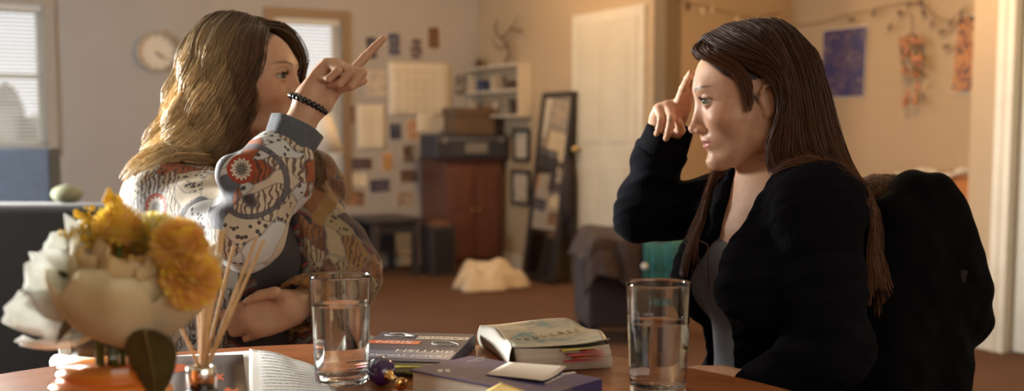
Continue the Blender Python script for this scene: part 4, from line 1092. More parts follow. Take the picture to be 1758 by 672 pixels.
def flower(name, label, px, py, Y, axis, layers, seed, mats, cat='flower'):
    c = P(px, py, Y); root = thing(name, label, cat, tuple(c), 0, 'flowers in the ribbed jar')
    mt = frame(axis); k = 0; rr = random.Random(seed)
    for (n, rho, wphi, psi0, psi1, flare, ruf, mi, notch) in layers:
        off = rr.uniform(0, 6.28)
        for i in range(n):
            g = G(); cup_petal(g, rho * rr.uniform(.93, 1.07), off + i * 2 * math.pi / n + rr.uniform(-.12, .12), wphi, psi0, psi1 * rr.uniform(.9, 1.08), flare, ruf, seed * 100 + k, notch=notch)
            g.xform(mt); mesh_obj('petal', g, mats[mi], root); k += 1
    ax = np.array(Vector(axis).normalized())
    inj = np.array([jx + .006 * (seed % 5 - 2), JY + .005 * (seed % 3 - 1), J(640) + TZ1]) - c
    st0 = -ax * layers[0][1] * .95
    mid = np.array([inj[0], inj[1], J(552) + TZ1 - c[2]])
    stem_part(root, [st0, st0 * .4 + mid * .6 + np.array([0, 0, .0]), mid, inj], .0042)
    return root
# big cream peony, white peony
flower('peony', 'large cream peony with peach heart in the jar', 232, 462, 1.035, (.12, -.22, .97),
       [(7, .070, .62, .10, 1.75, .10, .004, 0, .15), (7, .062, .60, .2, 1.95, .04, .004, 0, .15), (7, .052, .55, .3, 2.05, 0, .004, 1, .12), (6, .042, .55, .4, 2.2, 0, .004, 1, .12), (6, .032, .6, .4, 2.3, 0, .003, 2, .1), (5, .022, .6, .4, 2.3, 0, .003, 2, .1)], 3, [m_pc, m_pp, m_po])
flower('peony', 'white peony facing the window side of the jar', 110, 482, 1.07, (-.80, -.05, .45),
       [(7, .060, .60, .10, 1.85, .16, .006, 0, .2), (7, .052, .58, .2, 1.95, .1, .006, 0, .2), (6, .043, .55, .3, 2.1, .02, .005, 0, .2), (6, .033, .6, .4, 2.2, 0, .004, 0, .15), (5, .024, .6, .4, 2.3, 0, .003, 1, .15)], 5, [m_pw, m_pc])
def pompom(label, px, py, Y, r, axis, mats, n, seed, name='pompom_flower', L=.5, wid=.16, open_=2.6):
    c = P(px, py, Y); root = thing(name, label, 'flower', tuple(c), 0, 'flowers in the ribbed jar')
    rr = random.Random(seed); mt = frame(axis); g = G()
    for i in range(n):
        k = (i + .5) / n; th = math.acos(1 - (1 - math.cos(open_)) * k); ph = i * 2.39996
        d = np.array([math.sin(th) * math.cos(ph), math.sin(th) * math.sin(ph), math.cos(th)])
        e1 = np.cross(d, [0.1, 0.2, 1.0]); e1 /= np.linalg.norm(e1); e2 = np.cross(e1, d)
        ln = r * rr.uniform(.92, 1.08); w = r * wid; b0 = d * r * (1 - L); up = np.array([0, 0, 1.0])
        m1 = d * (ln * (1 - L * .35)) + up * .03 * r; tp = d * ln + up * (.10 * r) + e2 * rr.uniform(-.06, .06) * r
        v = [b0 - e1 * w * .4, b0 + e1 * w * .4, m1 + e1 * w - d * .0, m1 - e1 * w, tp + e1 * w * .55, tp - e1 * w * .55, m1 + e2 * w * .35]
        g.add(v, [(0, 1, 6), (1, 2, 6), (3, 0, 6), (2, 4, 6), (4, 5, 6), (5, 3, 6)], 0 if rr.random() < .72 else 1, True)
    g.xform(mt); o = mesh_obj('petals', g, mats, root); o['kind'] = 'stuff'
    g = G(); g.sphere((0, 0, 0), r * .55, 14, 10); mesh_obj('flower_heart', g, mats[0], root)
    inj = np.array([jx + .006 * (seed % 5 - 2), JY + .006 * (seed % 3 - 1), J(630) + TZ1]) - c
    mid = np.array([inj[0], inj[1], J(556) + TZ1 - c[2]])
    stem_part(root, [(0, 0, -r * .4), mid, inj], .003); return root
pompom('bright yellow orange chrysanthemum between the peonies', 205, 396, 1.03, .024, (.1, -.35, .9), [m_py, m_po], 190, 3, 'chrysanthemum', .6, .11, 1.9)
pompom('yellow orange pompom flower, upper of the two beside the reeds', 308, 428, 1.0, .0265, (.3, -.5, .8), [m_po, m_py], 260, 4)
pompom('yellow orange pompom flower, lower of the two beside the reeds', 326, 482, .995, .0275, (.5, -.6, .5), [m_po, m_py], 260, 6)
pompom('pale yellow pompom flower behind the orange ones', 268, 415, 1.05, .026, (0, -.3, .9), [petal_mat('petal_pale', (.80, .74, .36), (.88, .84, .52)), m_py], 220, 7)
# goldenrod sprig
gr_ = thing('goldenrod_sprig', 'feathery yellow goldenrod sprig rising from the jar', 'flower', tuple(P(195, 430, 1.05)), 0, 'flowers in the ribbed jar')
GO_ = P(195, 430, 1.05)
g = G(); gb = G(); rr = random.Random(2)
for pts in (((195, 440), (190, 400), (188, 365), (196, 338)), ((195, 440), (175, 410), (160, 390), (146, 362)), ((190, 430), (160, 418), (130, 410), (108, 398)), ((192, 420), (176, 395), (168, 382)), ((192, 425), (205, 395), (206, 372)), ((170, 415), (150, 405), (135, 395))):
    p3 = [P(x, y, 1.05 + rr.uniform(-.01, .01)) - GO_ for x, y in pts]
    gb.tube(p3, .0011, 5)
    for k in range(len(p3) - 1):
        for j in range(34):
            tt = rr.random(); base_ = p3[k] * (1 - tt) + p3[k + 1] * tt
            if k == 0 and tt < .5: continue
            q = base_ + np.array([rr.gauss(0, .0052), rr.gauss(0, .005), rr.gauss(0, .0045)])
            g.sphere(q, rr.uniform(.0016, .0034), 6, 4)
o = mesh_obj('blossom', g, m_py, gr_); o['kind'] = 'stuff'
mesh_obj('stem', gb, m_stem, gr_)
# leaves
m_leaf = NT('leaf_dark'); v = m_leaf.coord((1, 1, 1)); m_leaf.base(m_leaf.ramp(m_leaf.noise(v, 30, 4), [(.3, (.035, .032, .012)), (.7, (.085, .075, .02))])); m_leaf.set(Roughness=.45); m_leaf = m_leaf.m
def leaf(label, pts, half, Y, up, name='leaf_sprig', bendn=.2):
    c = P(*pts[0], Y); root = thing(name, label, 'leaf', tuple(c), 0, 'leaves hanging from the jar')
    line = [P(x, y, Y + dy) - c for x, y, dy in [(p[0], p[1], .012 * k) for k, p in enumerate([(q[0], q[1]) for q in pts])]]
    L = len(line) - 1
    def spine(t):
        t = t * L; i = min(L - 1, int(t)); f = t - i; return line[i] * (1 - f) + line[i + 1] * f
    def fn(u, v):
        s = spine(v); dd = spine(min(1, v + .02)) - spine(max(0, v - .02)); dd /= np.linalg.norm(dd) + 1e-9
        side = np.cross(dd, np.array(up)); side /= np.linalg.norm(side); nrm = np.cross(side, dd)
        w = half * math.sin(math.pi * v ** .8) ** .75; uu = u * 2 - 1
        return s + side * uu * w + nrm * (-bendn * abs(uu) * w + .0008 * math.sin(v * 60) * abs(uu))
    g = G(); g.grid(fn, 10, 30, thick=.0005); lf_ = mesh_obj('leaf_blade', g, m_leaf, root)
    g = G(); g.tube([spine(t_) + np.array([0, -.001, 0]) for t_ in np.linspace(0, .97, 12)], np.linspace(.0013, .0004, 12), 6); mesh_obj('midrib', g, M('rib_olive', (.17, .15, .05), .5, .1), root)
    return root
leaf('broad dark green leaf hanging in front of the jar', [(248, 566), (256, 600), (264, 640), (268, 690)], .0225, .975, (0.1, -1, .12))
leaf('narrow dark leaf curling below the white peony', [(138, 535), (120, 552), (106, 570), (96, 592)], .0045, 1.0, (.2, -1, .2))
leaf('small dark leaf spotted on the white peony', [(103, 465), (108, 474), (112, 482), (114, 490)], .004, .99, (.2, -1, .2))
leaf('dark leaf under the cream peony at the jar neck', [(205, 545), (180, 548), (158, 552), (140, 560)], .010, 1.0, (0, -1, .6))
leaf('olive leaf under the lower pompom flower', [(250, 560), (275, 552), (300, 545), (318, 532)], .010, 1.02, (0, -1, .5))

# ================================================================== implicit-surface modelling for bodies and clothes
f32 = np.float32
def A3(p): return np.asarray(p, f32)
def smin(a, b, k):
    if k <= 0: return np.minimum(a, b)
    h = np.maximum(k - np.abs(a - b), 0) / k
    return np.minimum(a, b) - h * h * k * f32(.25)
def smax(a, b, k): return -smin(-a, -b, k)
def s_ell(c, r, R=None):
    c = A3(c); r = A3(r); Rm = None if R is None else np.asarray(R, f32)
    def fn(Pn):
        q = Pn - c
        if Rm is not None: q = q @ Rm
        a = q / r; k0 = np.sqrt((a * a).sum(-1)); b = a / r; k1 = np.sqrt((b * b).sum(-1)) + f32(1e-9)
        return np.where(k0 < .05, -r.min() + 0 * k0, k0 * (k0 - 1) / k1)
    return fn
def s_cone(a, b, ra, rb):
    a = A3(a); b = A3(b); ab = b - a; l2 = float((ab * ab).sum()) + 1e-12
    def fn(Pn):
        t = np.clip(((Pn - a) @ ab) / f32(l2), 0, 1)
        d = Pn - a - t[..., None] * ab
        return np.sqrt((d * d).sum(-1)) - (f32(ra) + t * f32(rb - ra))
    return fn
def s_sph(c, r): return s_cone(c, A3(c) + A3((0, 0, 1e-5)), r, r)
def s_local(fn_local, o, R):
    "R has the local axes as columns"
    o = A3(o); R = np.asarray(R, f32)
    return lambda Pn: fn_local((Pn - o) @ R)
class Shape:
    def __init__(s): s.ops = []
    def u(s, fn, k=.01): s.ops.append(('u', fn, k)); return s
    def sub(s, fn, k=.005): s.ops.append(('s', fn, k)); return s
    def inter(s, fn, k=.005): s.ops.append(('i', fn, k)); return s
    def off(s, fn): s.ops.append(('o', fn, 0)); return s
    def ev(s, Pn):
        d = None
        for kd, fn, k in s.ops:
            v = fn(Pn)
            if d is None: d = v
            elif kd == 'u': d = smin(d, v, k)
            elif kd == 's': d = smax(d, -v, k)
            elif kd == 'i': d = smax(d, v, k)
            else: d = d + v
        return d
def surface(shape, lo, hi, h):
    "sparse evaluation + surface nets -> verts, quads"
    B = 12; lo = np.asarray(lo, float); hi = np.asarray(hi, float)
    nb = np.ceil((hi - lo) / (h * B)).astype(int); n = nb * B
    ax = [lo[i] + (np.arange(nb[i]) + .5) * B * h - h * .5 for i in range(3)]
    C = np.stack(np.meshgrid(*ax, indexing='ij'), -1).reshape(-1, 3).astype(f32)
    ctot = shape.ev(C); hd = B * h * .87
    keep = np.where(np.abs(ctot) < hd * 1.35 + .02)[0]
    Ck = C[keep]; ct = ctot[keep]
    g1 = (np.arange(B) - (B - 1) / 2) * h
    off = np.stack(np.meshgrid(g1, g1, g1, indexing='ij'), -1).reshape(-1, 3).astype(f32)
    D = np.empty((len(keep), B ** 3), f32); first = True
    for kd, fn, k in shape.ops:
        if kd == 'u' and not first:
            cv = fn(Ck); m = np.where(cv - hd * 1.25 < ct + hd * 1.25 + k)[0]
        elif kd == 's':
            cv = fn(Ck); m = np.where(cv < hd * 1.4 + k + .01)[0]
        else: m = np.arange(len(keep))
        for i in range(0, len(m), 400):
            mm = m[i:i + 400]
            pts = (Ck[mm][:, None, :] + off[None]).reshape(-1, 3)
            v = fn(pts).reshape(len(mm), -1).astype(f32)
            if first: D[mm] = v
            elif kd == 'u': D[mm] = smin(D[mm], v, k)
            elif kd == 's': D[mm] = smax(D[mm], -v, k)
            elif kd == 'i': D[mm] = smax(D[mm], v, k)
            else: D[mm] = D[mm] + v
        first = False
    V = np.repeat(np.repeat(np.repeat(ctot.reshape(nb), B, 0), B, 1), B, 2).astype(f32)
    Vb = V.reshape(nb[0], B, nb[1], B, nb[2], B).transpose(0, 2, 4, 1, 3, 5).reshape(-1, B ** 3).copy()
    Vb[keep] = D
    V = Vb.reshape(nb[0], nb[1], nb[2], B, B, B).transpose(0, 3, 1, 4, 2, 5).reshape(*n)
    S_ = (V < 0)
    cnt = np.zeros(tuple(n - 1), np.int8)
    corners = [(i, j, k) for i in (0, 1) for j in (0, 1) for k in (0, 1)]
    for i, j, k in corners: cnt += S_[i:n[0] - 1 + i, j:n[1] - 1 + j, k:n[2] - 1 + k]
    act = np.argwhere((cnt > 0) & (cnt < 8))
    cv = np.stack([V[act[:, 0] + i, act[:, 1] + j, act[:, 2] + k] for i, j, k in corners], 1)
    cp = np.array(corners, float); acc = np.zeros((len(act), 3)); w = np.zeros(len(act))
    for e0 in range(8):
        for e1 in range(e0 + 1, 8):
            if np.abs(cp[e0] - cp[e1]).sum() != 1: continue
            a, b = cv[:, e0], cv[:, e1]; x = (a < 0) != (b < 0)
            t = np.where(x, a / np.where(x, a - b, 1), 0)
            acc += np.where(x[:, None], cp[e0] + t[:, None] * (cp[e1] - cp[e0]), 0); w += x
    verts = lo + (act + acc / w[:, None]) * h
    idx = np.full(tuple(n - 1), -1, np.int32); idx[act[:, 0], act[:, 1], act[:, 2]] = np.arange(len(act))
    quads = []
    for axn in range(3):
        a1, a2 = (axn + 1) % 3, (axn + 2) % 3
        sl0 = [slice(None)] * 3; sl1 = [slice(None)] * 3
        sl0[axn] = slice(0, n[axn] - 1); sl1[axn] = slice(1, n[axn])
        ch = S_[tuple(sl0)] != S_[tuple(sl1)]
        e = np.argwhere(ch)
        e = e[(e[:, a1] > 0) & (e[:, a1] < n[a1] - 1) & (e[:, a2] > 0) & (e[:, a2] < n[a2] - 1)]
        def cell(d1, d2):
            q = e.copy(); q[:, a1] -= d1; q[:, a2] -= d2; return idx[q[:, 0], q[:, 1], q[:, 2]]
        q = np.stack([cell(1, 1), cell(0, 1), cell(0, 0), cell(1, 0)], 1)
        fl = ~S_[e[:, 0], e[:, 1], e[:, 2]]
        q[fl] = q[fl][:, ::-1]; quads.append(q)
    q = np.vstack(quads); q = q[(q >= 0).all(1)]
    return verts, q
def smooth_verts(v, q, it=1, lam=.5):
    for _ in range(it):
        acc = np.zeros_like(v); cn = np.zeros(len(v))
        for a, b in ((0, 1), (1, 2), (2, 3), (3, 0)):
            np.add.at(acc, q[:, a], v[q[:, b]]); np.add.at(cn, q[:, a], 1)
            np.add.at(acc, q[:, b], v[q[:, a]]); np.add.at(cn, q[:, b], 1)
        v = v + lam * (acc / np.maximum(cn, 1)[:, None] - v)
    return v
def np_mesh(name, v, q, mats, parent=None, col=None, origin=None):
    origin = np.zeros(3) if origin is None else np.asarray(origin, float)
    me = bpy.data.meshes.new(name)
    me.vertices.add(len(v)); me.vertices.foreach_set('co', (v - origin).astype(f32).ravel())
    nq = q.shape[1]
    me.loops.add(q.size); me.loops.foreach_set('vertex_index', q.astype(np.int32).ravel())
    me.polygons.add(len(q)); me.polygons.foreach_set('loop_start', np.arange(0, q.size, nq, dtype=np.int32)); me.polygons.foreach_set('loop_total', np.full(len(q), nq, np.int32))
    me.polygons.foreach_set('use_smooth', np.ones(len(q), bool))
    for m in (mats if isinstance(mats, list) else [mats]): me.materials.append(m)
    me.update(); me.validate()
    if col is not None:
        at = me.color_attributes.new('Col', 'FLOAT_COLOR', 'POINT')
        at.data.foreach_set('color', np.hstack([col, np.ones((len(col), 1))]).astype(f32).ravel())
    o = link(bpy.data.objects.new(name, me), parent)
    return o
def nrm(v): v = np.asarray(v, float); return v / np.linalg.norm(v)

def folds(amp, freq, seed, stretch=(1, 1, 1), n=5):
    rr = np.random.RandomState(seed); D_ = rr.normal(size=(n, 3)) * np.array(stretch); D_ = (D_ / np.linalg.norm(D_, axis=1, keepdims=True)).astype(f32)
    ph = rr.uniform(0, 6.28, n).astype(f32); fq = (freq * rr.uniform(.6, 1.6, n)).astype(f32)
    def fn(Pn):
        a = (Pn @ D_.T) * fq + ph
        w = np.sin(a[..., 0] + 1.3 * np.sin(a[..., 1]))
        for i in range(2, n): w = w + np.sin(a[..., i] + 1.1 * np.sin(a[..., i - 1] * .7)) * f32(.6)
        return (w * f32(amp / 2.0)).astype(f32)
    return fn

# ------------------------------------------------------------------ head
def head_axes(fwd, roll=0.0):
    f = nrm(fwd); l = nrm(np.cross([0, 0, 1], f)); u = np.cross(f, l)
    return np.stack([f, l, u], 1)
def head_ops(S_, o, R, neck_to, mouth=1.0):
    L = lambda fn: s_local(fn, o, R)
    def U(fn, k=.012): S_.u(L(fn), k)
    def X(fn, k=.006): S_.sub(L(fn), k)
    U(s_ell((-.004, 0, .043), (.097, .073, .077)))
    U(s_ell((.043, 0, .046), (.056, .060, .052)), .03)
    U(s_ell((.040, 0, -.012), (.056, .060, .062)), .03)
    U(s_ell((.044, 0, -.049), (.046, .043, .042)), .022)
    for s in (-1, 1):
        U(s_cone((.078, s * .014, -.085), (.010, s * .051, -.052), .012, .014), .022)
        U(s_cone((.010, s * .051, -.052), (-.004, s * .060, -.005), .014, .014), .02)
        U(s_ell((.064, s * .041, -.014), (.026, .020, .018)), .022)
    U(s_ell((.084, 0, -.083), (.0150, .017, .0140)), .014)
    U(s_cone((.0890, -.026, .036), (.0890, .026, .036), .0105, .0105), .022)
    for s in (-1, 1):
        X(s_ell((.1085, s * .035, .0155), (.0190, .0170, .0118)), .012)
    # nose
    U(s_cone((.0945, 0, .024), (.1128, 0, -.0240), .0060, .0068), .012)
    U(s_cone((.090, 0, .008), (.0990, 0, -.0265), .0090, .0105), .010)
    U(s_ell((.1135, 0, -.0262), (.0088, .0080, .0070)), .007)
    U(s_cone((.112, 0, -.0300), (.102, 0, -.0365), .0042, .005), .006)
    for s in (-1, 1):
        U(s_ell((.1030, s * .0112, -.0305), (.0098, .0054, .0058)), .006)
        X(s_ell((.1060, s * .0050, -.0385), (.0050, .0024, .0022)), .002)
    # mouth and chin
    U(s_ell((.078, 0, -.050), (.0222, .028, .0190)), .014)
    U(s_ell((.0952, 0, -.0475), (.0078, .0215, .0046)), .006)
    U(s_ell((.0935, 0, -.0588), (.0078, .0185, .0050)), .006)
    X(s_ell((.1050, 0, -.0530), (.0150, .0300, .0010)), .0025)
    X(s_cone((.1045, -.014, -.0700), (.1045, .014, -.0700), .0062, .0062), .010)
    X(s_ell((.1105, 0, -.0400), (.006, .0035, .0045)), .006)
    # eyelids
    for s in (-1, 1):
        c = (.0862, s * .0315, .0165)
        def lid(Q, c=c, up=True):
            d = np.sqrt(((Q - A3(c)) ** 2).sum(-1)) - f32(.0142)
            z = Q[..., 2] - f32(c[2]); x = Q[..., 0] - f32(c[0])
            cut = (f32(.0022) - z + x * f32(.10)) if up else (z + f32(.0046) + x * f32(.02))
            return smax(d, cut, .0012)
        U(lambda Q, lid=lid: lid(Q, up=True), .003); U(lambda Q, lid=lid: lid(Q, up=False), .004)
    # ears
    for s in (-1, 1):
        U(s_ell((-.001, s * .071, .004), (.0140, .0060, .0240), R=np.array([[1, 0, .22], [0, 1, 0], [-.22, 0, 1]]) / 1.02), .005)
        hel = [(.004, .0755, .016), (-.004, .0790, .0275), (-.016, .0810, .0290), (-.0255, .0805, .0180), (-.0265, .0790, .002), (-.020, .0765, -.014), (-.010, .0740, -.027)]
        hel = [((a + .010) * .84 - .001, .071 + (b - .071) * .85, (c_ - .001) * .84 + .005) for a, b, c_ in hel]
        for a, b in zip(hel[:-1], hel[1:]): U(s_cone((a[0], s * a[1], a[2]), (b[0], s * b[1], b[2]), .0032, .0032), .003)
        U(s_ell((.004, s * .0725, -.018), (.006, .0045, .007)), .004)
        X(s_ell((.002, s * .0795, .006), (.0080, .0060, .0115)), .003)
    # neck
    b = L(lambda Q: Q)  # keep frame reference
    nb = np.asarray(o) + R @ np.array([-.020, 0, -.035])
    S_.u(s_cone(nb, neck_to, .045, .048), .014)
    fr = np.asarray(o) + R @ np.array([-.006, 0, -.052])
    S_.u(s_cone(fr, np.asarray(neck_to) + R[:, 0] * .014, .026, .024), .016)
    return S_

def hand_ops(S_, wrist, d, t, curls, thumb, sc=1.0, elbow=None, k=.003, left=False):
    "d finger direction, t thumb side; curls: 4 x (mcp, pip, dip) degrees from index to little finger, optional 4th: sideways spread; thumb: 3 world points after the base"
    d = nrm(d); t = np.asarray(t, float); t = nrm(t - np.dot(t, d) * d); n = np.cross(d, t) if left else np.cross(t, d)
    offs = [.0255, .0085, -.0085, -.0245]; lm = [.086, .088, .083, .075]
    ph = [(.043, .026, .021), (.047, .030, .023), (.043, .028, .022), (.034, .021, .019)]
    rad = [(.0092, .0080, .0072, .0062), (.0094, .0082, .0073, .0063), (.0090, .0078, .0070, .0060), (.0080, .0068, .0062, .0054)]
    w = np.asarray(wrist, float)
    S_.u(s_ell(w + d * .050 * sc - n * .001, (.048 * sc, .036 * sc, .0135 * sc), R=np.stack([d, t, n], 1)), .016)
    tips = []
    for i in range(4):
        cu = curls[i]; spread = math.radians(cu[3]) if len(cu) > 3 else 0
        m = w + (d * lm[i] + t * offs[i]) * sc
        S_.u(s_cone(w + t * offs[i] * .55 * sc + d * .01, m, .0150 * sc, rad[i][0] * 1.12 * sc), .010)
        p = m; ang = 0
        dd = nrm(d * math.cos(spread) + t * math.sin(spread))
        for j in range(3):
            ang += math.radians(cu[j]); v = dd * math.cos(ang) + n * math.sin(ang)
            q = p + v * ph[i][j] * sc
            S_.u(s_cone(p, q, rad[i][j] * sc, rad[i][j + 1] * sc), .006 if j == 0 else k); p = q
        tips.append(p)
    if thumb is not None:
        b = w + (d * .020 + t * .020 + n * .006) * sc
        pts = [b] + [np.asarray(x, float) for x in thumb]; rr = [.0150, .0105, .0095, .0075]
        for i in range(len(pts) - 1): S_.u(s_cone(pts[i], pts[i + 1], rr[i] * sc, rr[i + 1] * sc), .010 if i == 0 else .003)
    if elbow is not None:
        S_.u(s_cone(elbow, w + d * .012, .040 * sc, .0245 * sc), .02)
    return tips

def torso_ops(S_, o, R, shL, shR, grow=0.0, bust=.052, arms=True):
    "o pelvis centre; R columns forward, left, up"
    W_ = lambda x, y, z: np.asarray(o) + R @ np.array([x, y, z]); g = grow
    S_.u(s_ell(W_(-.01, 0, .02), (.118 + g, .165 + g, .125 + g), R), .03)
    S_.u(s_ell(W_(.0, 0, .17), (.095 + g, .130 + g, .16 + g), R), .05)
    S_.u(s_ell(W_(.0, 0, .32), (.102 + g, .140 + g, .155 + g), R), .05)
    for s in (-1, 1): S_.u(s_ell(W_(.082, s * .068, .285), (.052 + g, .058 + g, .056 + g), R), .035)
    nk = W_(-.005, 0, .455)
    for sh in (shL, shR): S_.u(s_cone(nk + np.array([0, 0, -.03]), sh, .050 + g, .048 + g), .03)
    S_.u(s_ell(W_(-.008, 0, .390), (.062 + g, .12 + g, .06 + g), R), .035)
    return S_

m_skin_cache = {}
def skin_mat(name, tint=(1, 1, 1)):
    t = NT(name); at = t.node('Attribute', attribute_name='Col'); v = t.coord((1, 1, 1))
    nz = t.ramp(t.noise(v, 55, 4), [(.3, (.90, .88, .87)), (.7, (1.05, 1.05, 1.05))])
    t.base(t.mix(1.0, at.outputs['Color'], nz, 'MULTIPLY')); t.set(Roughness=.46)
    t.b.inputs['Subsurface Weight'].default_value = .14; t.b.inputs['Subsurface Radius'].default_value = (1.0, .35, .2); t.b.inputs['Subsurface Scale'].default_value = .012
    t.b.inputs['Specular IOR Level'].default_value = .4
    t.bump(t.noise(v, 420, 3), .10, .0006); return t.m
def skin_colour(v, o, R, base, lip, hair, hairline):
    L = (v - np.asarray(o)) @ R
    c = np.tile(np.array(base), (len(v), 1))
    def mixin(mask, col): c[:] = c * (1 - mask[:, None]) + np.array(col) * mask[:, None]
    x, y, z = L.T
    soft = lambda d, w: np.clip(.5 - d / w, 0, 1)
    ck = np.exp(-(((x - .075) / .03) ** 2 + ((np.abs(y) - .042) / .025) ** 2 + ((z + .018) / .025) ** 2)); mixin(.35 * ck, (base[0] * 1.02, base[1] * .72, base[2] * .66))
    ns = np.exp(-(((x - .115) / .014) ** 2 + ((z + .022) / .014) ** 2)); mixin(.25 * ns, (base[0], base[1] * .75, base[2] * .7))
    lipd = np.sqrt(((x - .0975) / 1.0) ** 2 * .25 + (y / 2.5) ** 2 + ((z + .0530) / 1.05) ** 2) - .0098
    mixin(soft(lipd, .0025) * (x > .085), lip)
    ya = np.abs(y); bz = .0335 + .0065 * np.sin(np.clip((ya - .008) / .046, 0, 1) * 2.3)
    br = np.exp(-(((z - bz) / (.0030 * np.clip(1.25 - ya / .06, .2, 1))) ** 2)) * np.clip((ya - .008) / .006, 0, 1) * np.clip((.056 - ya) / .014, 0, 1) * (x > .055); mixin(np.clip(br * .95, 0, 1), (.05, .026, .017))
    lid = np.exp(-(((z - .0195) / .0022) ** 2)) * np.clip((.0165 - np.abs(ya - .0315)) / .004, 0, 1) * (x > .084); mixin(.75 * lid, (.06, .03, .02))
    sc = hairline(x, y, z) * (1 - np.clip((ya - .0685) / .002, 0, 1) * (np.abs(x) < .03) * (z < .040)); mixin(np.clip(sc, 0, 1), hair)
    return c
def eye_parts(parent, o, R, iris, look=0.0):
    for s in (-1, 1):
        c = np.asarray(o) + R @ np.array([.0862, s * .0315, .0165])
        g = G(); g.sphere((0, 0, 0), .0128, 28, 20)
        t_ = 'eye_' + iris[0]
        if t_ not in MATS:
            t = NT(t_); co = t.node('TexCoord'); sp = t.node('SeparateXYZ'); t.link(co.outputs['Object'], sp.inputs[0])
            t.base(t.ramp(sp.outputs[0], [(0, (.52, .45, .41)), (.01125, (.52, .46, .42)), (.01135, tuple(i * .35 for i in iris[1])), (.0117, iris[1]), (.01235, iris[1]), (.01240, (.005, .005, .005))]))
            t.set(Roughness=.06); MATS[t_] = t.m
        e = mesh_obj('eye', g, MATS[t_], parent, tuple(c))
        e.rotation_euler = (Matrix(np.asarray(R).tolist()) @ Matrix.Rotation(look, 3, 'Z')).to_euler()

# ------------------------------------------------------------------ hair
def resample(pts, n):
    p = np.asarray(pts, float); 
    # Catmull-Rom through the points, evenly spaced
    q = np.vstack([2 * p[0] - p[1], p, 2 * p[-1] - p[-2]]); out = []
    for i in range(1, len(q) - 2):
        for t in np.linspace(0, 1, 12, endpoint=False):
            a, b, c, d = q[i - 1], q[i], q[i + 1], q[i + 2]
            out.append(.5 * ((2 * b) + (-a + c) * t + (2 * a - 5 * b + 4 * c - d) * t * t + (-a + 3 * b - 3 * c + d) * t ** 3))
    out.append(p[-1]); out = np.array(out)
    L = np.r_[0, np.cumsum(np.linalg.norm(np.diff(out, axis=0), axis=1))]
    return np.stack([np.interp(np.linspace(0, L[-1], n), L, out[:, k]) for k in range(3)], 1)
def push_out(Pn, sdf, margin, it=3):
    sh = Pn.shape; q = Pn.reshape(-1, 3).copy(); mg = np.broadcast_to(margin, sh[:-1]).reshape(-1)
    e = .002
    for _ in range(it):
        d = sdf(q.astype(f32)); m = np.where(d < mg)[0]
        if len(m) == 0: break
        p = q[m]; gr = np.stack([sdf((p + e * np.eye(3)[k]).astype(f32)) - sdf((p - e * np.eye(3)[k]).astype(f32)) for k in range(3)], 1)
        gr /= (np.linalg.norm(gr, axis=1, keepdims=True) + 1e-9)
        q[m] = p + gr * (mg[m] - d[m])[:, None] * .9
    return q.reshape(sh)
def strands_from(keys, n, rng, npts=26, thick=.012, len_jit=.12, wave=0.0, wfreq=30.0, frizz=.0012, clump=14):
    "keys: list of guide polylines ordered from front to back; returns (n, npts, 3)"
    K = np.stack([resample(k, npts) for k in keys]); m = len(keys)
    s = rng.uniform(0, m - 1, n); cl = np.round(s * clump) / clump
    tt = np.linspace(0, 1, npts)
    s2 = s[:, None] + (cl - s)[:, None] * np.clip(tt * 1.2 - .1, 0, 1)[None] * .75
    i = np.clip(np.floor(s2).astype(int), 0, m - 2); f = s2 - i; f = f * f * (3 - 2 * f) * .5 + f * .5
    idx = np.arange(npts)[None].repeat(n, 0)
    base = K[i, idx] * (1 - f[..., None]) + K[i + 1, idx] * f[..., None]
    o = rng.normal(size=(n, 3)); o /= np.linalg.norm(o, axis=1, keepdims=True); o *= (rng.uniform(0, 1, n) ** .5)[:, None] * thick
    env = np.sin(np.clip(tt * 1.05 + .08, 0, 1) * math.pi) ** .5 * .8 + .25
    out = base + o[:, None, :] * env[None, :, None]
    # cut lengths
    ln = 1 - rng.uniform(0, len_jit, n)
    out2 = np.empty_like(out); x = np.arange(npts)
    for k in range(3):
        src = tt[None] * ln[:, None] * (npts - 1); a = np.floor(src).astype(int).clip(0, npts - 2); fr = src - a
        out2[..., k] = np.take_along_axis(out[..., k], a, 1) * (1 - fr) + np.take_along_axis(out[..., k], a + 1, 1) * fr
    out = out2
    if wave > 0:
        ph = (cl * 37.7) % 6.28 + rng.normal(0, .16, n)
        am = wave * np.clip(tt * 1.6 - .35, 0, 1)
        L = np.linalg.norm(np.diff(out, axis=1), axis=2).sum(1)
        a = wfreq * tt[None] * L[:, None] + ph[:, None]
        out[..., 0] += am * np.sin(a); out[..., 1] += am * np.cos(a) * .8; out[..., 2] += am * .35 * np.sin(a * 1.3 + 1)
    fz = np.cumsum(rng.normal(0, frizz, out.shape), axis=1) * .5; out += fz * np.clip(tt * 1.5, 0, 1)[None, :, None]
    TONES.append(np.stack([.75 + .5 * ((np.sin(cl * 91.7) * 437.5) % 1), s / (m - 1)], 1))
    return out
TONES = []
